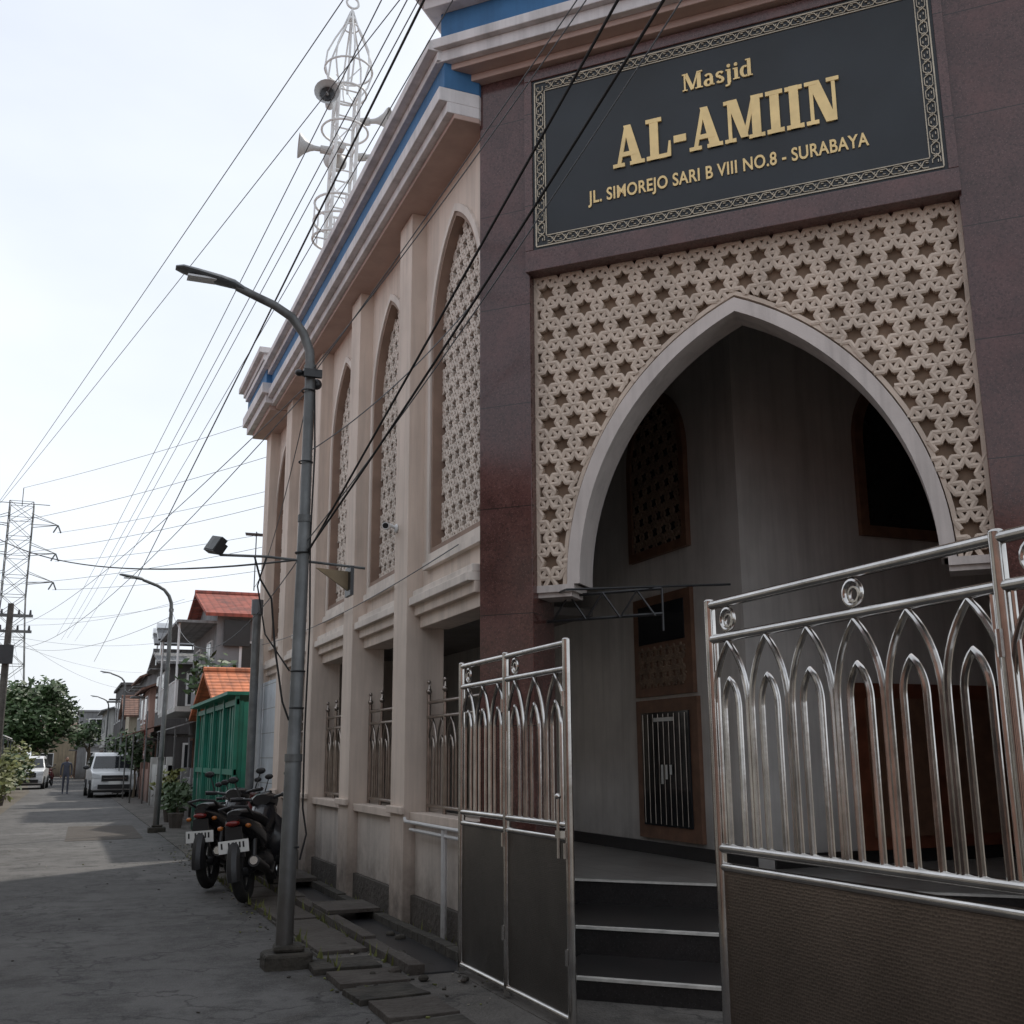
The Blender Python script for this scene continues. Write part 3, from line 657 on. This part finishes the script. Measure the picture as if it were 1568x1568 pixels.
cable(cg,(1.80,9,4.85),(-2.2,45,6.5),.5);cable(cg,(1.80,9,4.8),(-2.2,45,5.9),.9);cable(cg,(3.4,1.5,7.3),(1.80,9,3.4),.25);cable(cg,(1.80,9,3.35),(2.1,26,5),.9);cable(cg,(3.8,2.6,8.4),(1.80,9,4.95),.25);cable(cg,(2.9,8.0,5.3),(1.80,9,4.2),.1)
cable(cg,(2.1,26,4.9),(2.62,56,4.9),.8);cable(cg,(-2.2,45,6.4),(2.62,56,4.9),.4);cable(cg,(-2.2,45,6.6),(3.5,38,6.9),.3);cable(cg,(-2.2,45,5.9),(2.1,26,4.8),.5)
cable(cg,(-2.2,45,6.9),(3.6,35,6.5),.3);cable(cg,(-2.2,45,6.3),(-3,90,6.5),.8);cable(cg,(-2.2,45,6.9),(-2.6,90,7),.7);cable(cg,(3.8,43,6),(-2.2,45,6.2),.3);cable(cg,(3.6,60,6),(-2.2,45,6.0),.3)
cable(cg,(3.06,8.7,3.4),(3.06,18.9,3.5),.12)
pw=curve('transmission_wires',CABLEG,.028)
for z in (28,32.5,37):
    for xo in (-5.4,5.4):
        cable(pw,(-8.6+xo,180,z-.8),(70+xo,20,z+2),5 if z<35 else 4)
cable(pw,(-8.6,180,43),(70,20,44),3)
up=MB('utility_pole',[CONC,GALV,BPLAST],None,Matrix.Translation((-2.2,45,0)))
up.tube([(0,0,0),(0,0,7.4)],[.17,.11],12,0)
for z in (6.9,6.3):up.box(-.8,.8,-.05,.05,z,z+.1,1);[up.tube([(q,0,z+.1),(q,0,z+.28)],[.05,.03],8,2) for q in (-.7,-.3,.3,.7)]
up.box(-.25,.25,-.35,-.12,5.1,5.8,2);up.done(smooth=True)
up=MB('utility_pole',[CONC,GALV,BPLAST],None,Matrix.Translation((-2.6,92,0)))
up.tube([(0,0,0),(0,0,7.6)],[.17,.11],10,0);up.box(-.8,.8,-.05,.05,6.9,7.0,1);up.done(smooth=True)
# ------------------------------------------------------------ motorcycles
def motorbike(name,x,y,ang,paint,s=1.0,lean=7):
    e=empty(name);M=Matrix.Translation((x,y,0.03))@Matrix.Rotation(R(ang),4,'Z')@Matrix.Rotation(R(-lean),4,'Y')@Matrix.Scale(s,4)
    b=MB('body',[paint,BPLAST,RUBBER,CHROME,REDL,ORAL,PLATE,GLASS],e,M)
    for wy in (-.62,.64):
        b.torus((0,wy,.29),.235,.055,'x',2,n=28,k=10);b.torus((0,wy,.29),.185,.014,'x',1,n=28,k=6)
        b.tube([(-.07,wy,.29),(.07,wy,.29)],.05,12,1)
        for k in range(5):
            a=2*math.pi*k/5;b.tube([(0,wy,.29),(0,wy+.18*math.cos(a),.29+.18*math.sin(a))],.016,5,1)
    b.torus((0,.64,.29),.14,.008,'x',3,n=20,k=5)
    for sx in (-.085,.085):
        b.tube([(sx,.64,.29),(sx*1.0,.44,.86)],.022,8,1);b.tube([(sx,-.62,.29),(sx,-.12,.34)],.024,8,1);b.tube([(sx*1.15,-.56,.34),(sx*1.15,-.42,.68)],.028,8,1)
    b.torus((0,.64,.29),.315,.06,'x',0,n=12,k=8,a0=R(20),a1=R(140))
    b.torus((0,-.62,.30),.33,.065,'x',1,n=12,k=8,a0=R(60),a1=R(190))
    b.ell((0,.02,.34),(.15,.22,.15),1);b.box(-.10,.10,-.1,.2,.30,.44,1);b.tube([(.12,.15,.30),(.15,-.1,.22),(.16,-.35,.28)],.022,8,1);b.tube([(.16,-.33,.28),(.17,-.80,.40)],[.045,.058],12,1);b.tube([(.172,-.79,.40),(.173,-.82,.404)],.04,12,3)
    b.loft([(.36,.20,.62,.20),(.33,.24,.60,.27),(.26,.22,.55,.24),(.22,.12,.5,.16)],0)
    b.loft([(.50,.09,.84,.10),(.40,.14,.84,.15),(.28,.15,.72,.18),(.0,.14,.55,.15),(-.2,.16,.62,.16),(-.45,.17,.68,.14),(-.68,.13,.76,.09),(-.86,.06,.82,.04)],0)
    b.loft([(.12,.09,.70,.04),(.0,.14,.76,.05),(-.3,.155,.81,.055),(-.6,.135,.86,.05),(-.76,.07,.87,.03)],1)
    b.tube([(-.12,-.55,.84),(-.14,-.8,.92),(0,-.86,.94),(.14,-.8,.92),(.12,-.55,.84)],.015,6,1)
    b.ell((0,-.85,.775),(.075,.04,.03),4);b.ell((-.14,-.80,.74),(.03,.025,.022),5);b.ell((.14,-.80,.74),(.03,.025,.022),5)
    b.prism([(-.1,.45),(.1,.45),(.08,.74),(-.08,.74)],-.85,-.82,1);b.box(-.15,.15,-.872,-.862,.50,.62,6)
    for q in range(7):
        if q!=1:b.box(-.125+q*.036,-.108+q*.036,-.875,-.8725,.545,.60,1)
    b.tube([(-.34,.30,1.0),(-.22,.36,.99),(0,.42,.95),(.22,.36,.99),(.34,.30,1.0)],.016,8,1)
    b.loft([(.30,.10,.96,.06),(.42,.16,.95,.09),(.52,.13,.92,.09),(.58,.05,.9,.05)],0)
    for sx in (-1,1):
        b.tube([(sx*.34,.30,1.0),(sx*.22,.36,.99)],.024,8,1);b.tube([(sx*.24,.35,1.0),(sx*.30,.38,1.18)],.008,5,1);b.ell((sx*.31,.375,1.21),(.06,.018,.038),1);b.ell((sx*.31,.36,1.21),(.05,.006,.030),7)
        b.tube([(sx*.2,.38,1.0),(sx*.32,.44,1.0)],.006,5,3)
    b.ell((0,.56,.90),(.09,.05,.06),3)
    b.tube([(-.03,-.05,.3),(-.20,-.1,.02)],.012,6,1)
    b.done(smooth=True)
    return e
BK=mat('bike_black',(.016,.016,.019),.18,bump=0,var=.1);BKR=mat('bike_red',(.07,.010,.010),.25,bump=0,var=.1)
motorbike('motorcycle',2.30,13.45,-24,BK,1.12);motorbike('motorcycle',2.12,15.0,-26,BK,1.14,4);motorbike('motorcycle',2.55,16.2,-24,BKR,1.05);motorbike('motorcycle',2.6,17.4,-24,BK)
motorbike('motorcycle',-.5,72,-10,BKR)
# ------------------------------------------------------------ cars
def car(x,y,ang,s=1.0):
    e=empty('parked_car');M=Matrix.Translation((x,y,0.004))@Matrix.Rotation(R(ang),4,'Z')@Matrix.Scale(s,4)
    def side(mb,prof,wf,m):
        n=len(prof);vs=[(-wf(y_,z_),y_,z_) for y_,z_ in prof]+[(wf(y_,z_),y_,z_) for y_,z_ in prof]
        mb.add(vs,[tuple(range(n)),tuple(range(2*n-1,n-1,-1))]+[(i,i+n,(i+1)%n+n,(i+1)%n) for i in range(n)],m)
    b=MB('body',[CARW],e,M)
    side(b,[(-2.1,.28),(-2.16,.5),(-2.12,.78),(-2.0,.95),(-1.15,1.08),(2.0,1.12),(2.12,.9),(2.14,.45),(2.05,.28)],lambda y_,z_:.86-.05*max(0,(abs(y_)-1.7)/.4),0)
    side(b,[(-1.15,1.06),(-.45,1.62),(.0,1.70),(1.4,1.70),(1.85,1.55),(2.0,1.1)],lambda y_,z_:.84-.2*(z_-1.06)/.64,0)
    b.done(smooth=True,bevel=.05)
    d=MB('details',[GLASS,BPLAST,LENS,CHROME,PLATE,RUBBER,ORAL],e,M)
    def wy_(z_):return -1.15+(z_-1.06)*1.25-.03
    d.add([(-.76,wy_(1.10),1.10),(.76,wy_(1.10),1.10),(.64,wy_(1.56),1.56),(-.64,wy_(1.56),1.56)],[(0,1,2,3)],0)
    for sx in (-1,1):
        d.add([(sx*(.865),-.9,1.12),(sx*.865,1.8,1.14),(sx*.72,1.65,1.56),(sx*.70,-.42,1.56)],[(0,1,2,3)],0)
        d.prism([(sx*.50,.72),(sx*.83,.76),(sx*.84,.92),(sx*.55,.86)],-2.15,-2.0,2)
        d.ell((sx*.98,-.85,1.13),(.12,.06,.08),1);d.ell((sx*.68,-2.12,.45),(.09,.04,.06),2)
        for wy in (-1.35,1.35):
            d.tube([(sx*.70,wy,.33),(sx*.885,wy,.33)],.33,24,5);d.tube([(sx*.88,wy,.33),(sx*.90,wy,.33)],.2,16,3)
    d.box(-.48,.48,-2.19,-2.1,.62,.84,1);d.box(-.42,.42,-2.2,-2.19,.72,.74,3);d.box(-.6,.6,-2.19,-2.05,.34,.50,1);d.box(-.22,.22,-2.2,-2.191,.50,.62,4);d.box(-.8,.8,-2.0,2.0,.2,.3,1)
    d.done(recalc=True)
car(2.1,52,2,1.1);car(-1.55,68,-3,1.05)
# ------------------------------------------------------------ houses
HR=random.Random(11)
def house(x0,x1,y0,y1,h,wall,roof=None,rh=1.2,storeys=1,side=1,awn=None,parapet=False,ridge='y',tank=None,name='house'):
    e=empty(name);xf=x0 if side==1 else x1
    w_=MB('walls',wall,e);w_.box(x0,x1,y0,y1,0,h);
    for k in range(1,storeys):w_.box(x0-.12,x1+.12,y0-.1,y1+.1,h*k/storeys-.1,h*k/storeys+.06)
    if parapet:w_.box(x0-.15,x1+.15,y0-.12,y1+.12,h,h+.15)
    w_.done()
    d=MB('openings',[WOOD,GLASS,WHITEP,GREYROOF],e);sh=h/storeys
    n=max(1,int((y1-y0)/2.4))
    for k in range(storeys):
        for i in range(n):
            c=y0+(i+.5)*(y1-y0)/n+HR.uniform(-.2,.2);z0=k*sh+(.9 if (i+k)%2 or k else .05);z1=k*sh+min(sh-.35,2.2)
            hw=HR.uniform(.4,.6);o=-.05*side
            a,b=sorted((xf,xf+o))
            d.box(a,b,c-hw-.07,c+hw+.07,z0-.07,z1+.07,0 if k%2==0 else 2);g0,g1=sorted((xf+o,xf+o*1.3));d.box(g0,g1,c-hw,c-.03,z0,z1,1);d.box(g0,g1,c+.03,c+hw,z0,z1,1)
            if HR.random()<.5:
                a,b=sorted((xf+o*.5,xf-.6*side));d.box(a,b,c-hw-.2,c+hw+.2,z1+.12,z1+.17,3)
        c=(x0+x1)/2 if (x1-x0)<3 else x0+1.3
        z0=k*sh+1.0;z1=k*sh+min(sh-.4,2.1)
        d.box(c-.6,c+.6,y0-.05,y0,z0-.07,z1+.07,2);d.box(c-.52,c-.03,y0-.065,y0-.051,z0,z1,1);d.box(c+.03,c+.52,y0-.065,y0-.051,z0,z1,1)
    d.done()
    if roof:
        r_=MB('roof',roof,e);o=.4;t_=.1
        if ridge=='y':
            xm=(x0+x1)/2
            for a,b in ((x0-o,xm),(x1+o,xm)):
                r_.add([(a,y0-o,h-.12),(b,y0-o,h+rh),(b,y1+o,h+rh),(a,y1+o,h-.12),(a,y0-o,h-.02),(b,y0-o,h+rh+t_),(b,y1+o,h+rh+t_),(a,y1+o,h-.02)],[(0,1,2,3),(4,5,6,7),(0,1,5,4),(1,2,6,5),(2,3,7,6),(3,0,4,7)])
            r_.tube([(xm,y0-o,h+rh+t_),(xm,y1+o,h+rh+t_)],.1,8)
            r_.done();g_=MB('gables',wall,e);
            g_.prism([(x0+.02,h),(x1-.02,h),(xm,h+rh-.02)],y0+.02,y0+.2);g_.prism([(x0+.02,h),(x1-.02,h),(xm,h+rh-.02)],y1-.2,y1-.02);g_.done()
        else:
            ym=(y0+y1)/2
            for a,b in ((y0-o,ym),(y1+o,ym)):
                r_.add([(x0-o,a,h-.12),(x0-o,b,h+rh),(x1+o,b,h+rh),(x1+o,a,h-.12),(x0-o,a,h-.02),(x0-o,b,h+rh+t_),(x1+o,b,h+rh+t_),(x1+o,a,h-.02)],[(0,1,2,3),(4,5,6,7),(0,1,5,4),(1,2,6,5),(2,3,7,6),(3,0,4,7)])
            r_.tube([(x0-o,ym,h+rh+t_),(x1+o,ym,h+rh+t_)],.1,8);r_.done()
            g_=MB('gables',wall,e);M_=Matrix(((0,1,0,0),(1,0,0,0),(0,0,1,0),(0,0,0,1)))
            for xx in (x0+.02,x1-.2):g_.prism([(y0+.02,h),(y1-.02,h),(ym,h+rh-.02)],xx,xx+.18,0,M_)
            g_.done()
    if awn:
        a_=MB('awning',[awn,GALV],e);xa=xf-1.1*side;z=2.5
        a_.add([(xf,y0,z+.35),(xa,y0,z),(xa,y1,z),(xf,y1,z+.35),(xf,y0,z+.38),(xa,y0,z+.04),(xa,y1,z+.04),(xf,y1,z+.38)],[(0,1,2,3),(4,5,6,7),(0,1,5,4),(1,2,6,5),(2,3,7,6),(3,0,4,7)])
        for yy in (y0+.1,y1-.1):a_.tube([(xa+.05*side,yy,0),(xa+.05*side,yy,z)],.03,6,1)
        a_.done()
    if tank:
        a_=MB('water_tank',[tank,GALV],e);cx_,cy_=x0+1.2,y0+1.0
        for sx in (-.4,.4):
            for sy in (-.4,.4):a_.tube([(cx_+sx,cy_+sy,h-.1),(cx_+sx,cy_+sy,h+1.2)],.04,6,1)
        a_.box(cx_-.5,cx_+.5,cy_-.5,cy_+.5,h+1.2,h+1.26,1)
        a_.tube([(cx_,cy_,h+1.26),(cx_,cy_,h+1.3),(cx_,cy_,h+2.1),(cx_,cy_,h+2.3),(cx_,cy_,h+2.35)],[.4,.45,.45,.2,.12],16,0);a_.done(smooth=True)
    return e
Wc=[mat('plaster_%s'%n,c,.9,streak=.7,var=.15,scale=1.5) for n,c in (('cream',(.46,.41,.32)),('grey',(.24,.24,.245)),('white',(.52,.52,.50)),('pink',(.36,.22,.18)),('ochre',(.30,.25,.18)),('dark',(.10,.095,.095)),('peach',(.50,.30,.20)))]
house(3.7,8.5,27.0,32.0,2.75,Wc[0],ORROOF,1.0,ridge='x')
h2=house(4.2,9.5,34.5,41,6.0,Wc[1],REDROOF,1.0,2,ridge='x',awn=GREYROOF)
b_=MB('balcony',[Wc[2],WHITEP,BPLAST,GREYROOF],h2);b_.box(3.1,4.2,34.7,40.8,3.0,3.15,0);
for i in range(14):b_.tube([(3.15,34.8+i*.45,3.15),(3.15,34.8+i*.45,3.95)],.02,5,1)
b_.tube([(3.15,34.7,3.97),(3.15,40.8,3.97)],.03,6,1);b_.box(4.4,5.2,34.35,34.45,5.0,5.8,2);b_.box(5.8,8.5,33.6,34.4,4.1,4.2,3);b_.box(3.0,4.2,34.5,40.9,5.7,5.78,3)
for yy in (34.8,37.8,40.7):b_.tube([(3.1,yy,3.1),(3.1,yy,5.7)],.04,6,1)
b_.tube([(5.5,36,7.0),(5.5,36,9.0)],.02,5,2)
for q in range(5):b_.tube([(5.1+.02*q,36-.2+q*.1,8.9),(5.9-.02*q,36-.2+q*.1,8.9)],.012,4,2)
b_.tube([(5.5,35.7,8.9),(5.5,36.3,8.9)],.012,4,2)
b_.done()
house(3.5,8,43,48,5.2,Wc[5],GREYROOF,.5,2,ridge='x',awn=BRROOF)
sh=MB('solar_heater',[GLASS,CHROME]);
for yy in (43.3,45.2):
    sh.box(3.1,4.9,yy,yy+1.2,0,.08,0,Matrix.Translation((0,0,6.0))@Matrix.Translation((0,yy,0))@Matrix.Rotation(R(25),4,'X')@Matrix.Translation((0,-yy,0)));sh.tube([(3.1,yy+1.15,6.6),(4.9,yy+1.15,6.6)],.22,12,1)
    for xx in (3.3,4.7):sh.tube([(xx,yy+1.1,5.3),(xx,yy+1.1,6.5)],.04,6,1)
sh.done()
house(3.4,8,50,55,4.6,Wc[3],BRROOF,.9,2,ridge='y',awn=GREYROOF)
house(3.7,8,57,63,5.6,Wc[1],BRROOF,1.0,2,ridge='y')
house(3.4,8,65,69,4.0,Wc[0],BRROOF,1.0,1,awn=GREYROOF,ridge='x')
house(3.2,8,70.5,80,6.0,Wc[5],None,1,2,parapet=True)
house(2.8,8,83,92,5.0,Wc[2],GREYROOF,.8,2,ridge='y')
house(1.2,7,97,106,5.4,Wc[1],None,1,2,parapet=True)
house(-2.5,3,112,120,4.0,Wc[4],BRROOF,1.2,1,ridge='x')
house(-9,-3.4,100,110,5.2,Wc[0],BRROOF,1.2,2,side=-1)
house(9.8,15,30,40,7.0,Wc[6],REDROOF,1.2,2,ridge='x')
house(-9,-3.2,48,55,3.0,Wc[2],GREYROOF,.5,1,side=-1,awn=WHITEP)
house(-9,-3.4,57,64,3.4,Wc[3],BRROOF,1.0,1,side=-1,awn=GREYROOF)
house(-9,-3.6,84,96,3.8,Wc[0],BRROOF,1.2,1,side=-1,awn=GREYROOF)
house(-9,-3.4,28,40,3.2,Wc[0],REDROOF,1.2,1,side=-1)
house(-9,-3.2,5,26,5.5,Wc[2],REDROOF,1.2,2,side=-1)
house(-9,-3.2,-14,4,5.5,Wc[3],REDROOF,1.2,2,side=-1)
fw=MB('front_wall',[Wc[1],Wc[2],Wc[3]])
for i,(y0,y1,x_,h_) in enumerate(((27,32.4,3.2,1.1),(34.6,41,3.0,1.4),(43.2,47.8,3.1,1.2),(57.2,63,3.3,1.3),(65,69,3.0,1.3),(83,92,2.5,1.2))):
    fw.box(x_,x_+.12,y0,y1,0,h_,i%3)
    for yy in (y0,(y0+y1)/2,y1-.25):fw.box(x_-.05,x_+.17,yy,yy+.25,0,h_+.25,i%3)
fw.done()
sb=MB('shop_banner',[REDL,GALV,ORAL]);sb.box(2.8,2.84,42.2,42.9,1.6,3.2,0);sb.tube([(2.82,42.1,0),(2.82,42.1,3.3)],.03,6,1);sb.box(2.9,3.3,64,64.05,2.4,3.0,2);sb.tube([(3.1,64.1,0),(3.1,64.1,3)],.03,6,1);sb.done()
gk=empty('green_metal_fence');a_=MB('sheets',GREENF,gk)
yy=20.3;i=0
while yy<26.3:
    a_.box(2.98 if i%2 else 2.94,3.02,yy,yy+.18,.05,2.62);yy+=.18;i+=1
a_.box(3.02,5.5,20.28,20.32,.05,2.6)
a_.done();a_=MB('frame',GREENF,gk)
for z in (.1,1.3,2.55):a_.box(2.88,2.935,20.25,26.35,z,z+.1)
for q in (20.25,21.8,23.3,24.8,26.3):a_.box(2.86,2.93,q,q+.09,0,2.72)
a_.box(2.7,5.5,20.2,26.4,2.72,2.78);a_.done()
# ------------------------------------------------------------ vegetation
def tree(name,x,y,th,blobs,lm,tr_=.18,leaf=.22,dens=260):
    e=empty(name);t=MB('trunk',BARK,e,Matrix.Translation((x,y,0)))
    t.tube([(0,0,0),(.05,0,th*.5),(0,.05,th)],[tr_,tr_*.75,tr_*.55],8)
    for b in blobs:
        t.tube([(0,.03,th*.8),(b[0]*.5,b[1]*.5,(th*.8+b[2])/2+.2),(b[0],b[1],b[2])],[tr_*.5,tr_*.3,.02],6)
    t.done(smooth=True)
    l=MB('foliage',lm,e,Matrix.Translation((x,y,0)))
    for (bx,by,bz,br) in blobs:
        for i in range(int(dens*br*br)):
            d=Vector((random.gauss(0,1),random.gauss(0,1),random.gauss(0,1))).normalized()*br*(random.random()**.45)*(1+.25*math.sin(5*random.random()))
            c=Vector((bx,by,bz))+Vector((d.x,d.y,d.z*.8));u=Vector((random.gauss(0,1),random.gauss(0,1),random.gauss(0,.6))).normalized();v=u.orthogonal().normalized();s=leaf*random.uniform(.5,1.2)
            l.add([c-u*s,c+v*s*.5,c+u*s,c-v*s*.5],[(0,1,2,3)])
    l.done(recalc=False)
tree('mango_tree',-1.5,78,3.0,[(0,0,5.4,1.6),(-1.4,0,4.9,1.4),(1.2,.3,4.7,1.3),(-.5,-1,4.0,1.5),(.7,-.6,5.9,.9),(-1.6,1,5.9,.9),(1.6,0,3.7,1.0),(0,0,2.9,1.3),(-1.5,0,3.2,1.2)],LEAF,dens=380)
tree('mango_tree',2.0,92,2.5,[(0,0,3.6,1.2),(-.8,0,3.2,1.0)],LEAF)
tree('mango_tree',-4.5,97,3.0,[(0,0,5,1.6),(-1.5,0,4,1.4),(1.3,0,4,1.3)],LEAF)
tree('shrub',-2.2,40,.4,[(0,0,.9,.8),(.1,1.4,.7,.7),(0,-1.2,1.1,.7)],LEAFY,.05,.14,500)
tree('shrub',-2.3,46.5,.5,[(0,0,1.3,.8),(.2,1.4,.8,.8)],LEAFY,.05,.14,500)
tree('shrub',-2.1,52,.5,[(0,0,1.2,.9),(.1,1.5,.9,.7)],LEAF,.05,.14,500)
tree('shrub',-2.2,60,.5,[(0,0,1.6,1.0),(.1,1.5,1.2,.9)],LEAFY,.05,.14,500)
tree('shrub',2.75,28.5,.4,[(0,0,.7,.45),(.1,1,.6,.4)],LEAF,.05,.12,600)
tree('shrub',2.8,31.5,.5,[(0,0,.9,.5),(.1,.8,.8,.4)],LEAFY,.05,.12,600)
tree('shrub',3.9,33.4,3.2,[(0,0,4.0,.8),(.5,0,3.7,.6)],LEAF,.06,.15,400)
tree('shrub',2.9,48.8,1.2,[(0,0,2.2,.8),(.3,0,1.6,.7)],LEAF,.06,.15,400)
tree('shrub',2.9,63.8,1.5,[(0,0,2.4,.8),(.3,0,2.0,.7)],LEAF,.06,.15,400)
# ------------------------------------------------------------ person
def person(x,y,h=1.65):
    me=bpy.data.meshes.new('pedestrian');V=[(0,0,.95),(0,0,1.15),(0,0,1.38),(0,0,1.50),(.19,0,1.40),(.24,.03,1.12),(.23,-.06,.86),(-.19,0,1.40),(-.24,-.03,1.12),(-.23,.06,.86),(.09,0,.90),(.10,-.10,.50),(.10,-.05,.06),(.11,-.2,.03),(-.09,0,.90),(-.10,.08,.50),(-.10,.18,.08),(-.10,.06,.03)]
    E=[(0,1),(1,2),(2,3),(2,4),(4,5),(5,6),(2,7),(7,8),(8,9),(0,10),(10,11),(11,12),(12,13),(0,14),(14,15),(15,16),(16,17)]
    rad=[.14,.13,.15,.055,.06,.045,.035,.06,.045,.035,.095,.065,.045,.035,.095,.065,.045,.035]
    me.from_pydata(V,E,[]);me.materials.append(CLOTH);o=bpy.data.objects.new('body',me);COL.objects.link(o)
    sk=o.modifiers.new('s','SKIN');sv=me.skin_vertices[0].data
    for i,r_ in enumerate(rad):sv[i].radius=(r_,r_*.8)
    sv[0].use_root=True;ss=o.modifiers.new('ss','SUBSURF');ss.levels=1;ss.render_levels=1
    e=empty('pedestrian',(x,y,0.004));o.parent=e;e.scale=(h/1.68,)*3
    hd=MB('head',[SKIN,HAIR],e);hd.ell((0,-.01,1.59),(.075,.09,.11),0);hd.ell((0,.015,1.62),(.08,.09,.10),1);hd.ell((0,-.1,1.58),(.012,.02,.018),0);hd.tube([(0,0,1.45),(0,0,1.54)],.045,10,0)
    hd.ell((.23,-.07,.80),(.03,.035,.06),0);hd.ell((-.23,.07,.80),(.03,.035,.06),0);hd.done(smooth=True)
person(.30,56,1.68)
# ------------------------------------------------------------ small things
pb=MB('potted_plants',[CONC,LEAF],None)
for x_,y_ in ((2.6,27.2),(2.7,29.8),(-1.9,43.5),(-1.95,37.5)):
    pb.tube([(x_,y_,0),(x_,y_,.35)],[.13,.19],10,0)
    for i in range(70):
        c=Vector((x_+random.gauss(0,.16),y_+random.gauss(0,.16),.5+random.random()*.5));u=Vector((random.gauss(0,1),random.gauss(0,1),random.gauss(0,1))).normalized();v=u.orthogonal().normalized();pb.add([c-u*.1,c+v*.04,c+u*.1,c-v*.04],[(0,1,2,3)],1)
pb.done(recalc=False)
lr=MB('litter_and_gravel',[LITTER,DARKC,LEAFY])
for i in range(800):
    r_=random.random()
    if r_<.62:x_=random.gauss(2.15,.22);y_=random.uniform(5,22)
    elif r_<.94:x_=random.uniform(2.1,3.0);y_=random.uniform(7,12)
    else:x_=random.uniform(-1.6,2);y_=random.uniform(5,25)
    z_=.010 if x_<2.05 else .035
    s=random.uniform(.004,.014)*(1.5 if random.random()<.06 else 1)
    a=random.random()*3;M_=Matrix.Translation((x_,y_,z_))@Matrix.Rotation(a,4,'Z')@Matrix.Rotation(random.uniform(-.5,.5),4,'X')
    lr.box(-s,s,-s*.6,s*.6,-s*.3,s*.3,random.choice((0,1,1,1,1,2)),M_)
for i in range(260):
    x_=random.choice((3.12,2.49,2.06))+random.gauss(0,.02);y_=random.uniform(8.3,19);h_=random.uniform(.03,.12)
    lr.add([(x_-.01,y_,.03),(x_+.01,y_,.03),(x_+random.gauss(0,.03),y_+random.gauss(0,.03),.05+h_)],[(0,1,2)],2)
lr.done(recalc=False)
# ------------------------------------------------------------ light
W=bpy.data.worlds.new('World');sc.world=W;W.use_nodes=True;nt=W.node_tree;N=nt.nodes;L=nt.links
bg=N['Background'];sky=N.new('ShaderNodeTexSky');sky.sky_type='NISHITA';sky.sun_disc=False
EL=R(50);AZ_=math.atan2(.79,.61);sky.sun_elevation=EL;sky.sun_rotation=AZ_;sky.dust_density=3;sky.air_density=1.2
tc=N.new('ShaderNodeTexCoord');mp=N.new('ShaderNodeMapping');mp.inputs['Scale'].default_value=(1,1,2.5);L.new(tc.outputs['Generated'],mp.inputs[0])
nz=N.new('ShaderNodeTexNoise');nz.inputs['Scale'].default_value=1.6;nz.inputs['Detail'].default_value=5;L.new(mp.outputs[0],nz.inputs['Vector'])
rp=N.new('ShaderNodeMapRange');rp.inputs[1].default_value=.3;rp.inputs[2].default_value=.7;rp.inputs[3].default_value=.6;rp.inputs[4].default_value=.95;L.new(nz.outputs['Fac'],rp.inputs[0])
mx=N.new('ShaderNodeMix');mx.data_type='RGBA';L.new(rp.outputs[0],mx.inputs[0]);L.new(sky.outputs[0],mx.inputs[6]);mx.inputs[7].default_value=(8.9,9.4,10.1,1)
L.new(mx.outputs[2],bg.inputs[0]);bg.inputs[1].default_value=.115
sl=bpy.data.lights.new('sun','SUN');sl.energy=3.0;sl.angle=R(2);sl.color=(1,.94,.85);so=bpy.data.objects.new('sun',sl);COL.objects.link(so)
d=Vector((math.cos(EL)*math.sin(AZ_),math.cos(EL)*math.cos(AZ_),math.sin(EL)));so.rotation_euler=d.to_track_quat('Z','Y').to_euler()
# ------------------------------------------------------------ camera
cd=bpy.data.cameras.new('camera');cd.sensor_width=36;cd.lens=1650/1568*36;cd.clip_end=3000;cd.clip_start=.05
co=bpy.data.objects.new('camera',cd);COL.objects.link(co)
co.matrix_world=Matrix.Translation((0,0,1.6))@Matrix.Rotation(R(-22.3),4,'Z')@Matrix.Rotation(R(90)+math.atan(374/1650),4,'X')@Matrix.Rotation(R(-.38),4,'Z')
sc.camera=co
sc.view_settings.view_transform='Standard';sc.view_settings.look='None';sc.view_settings.exposure=0
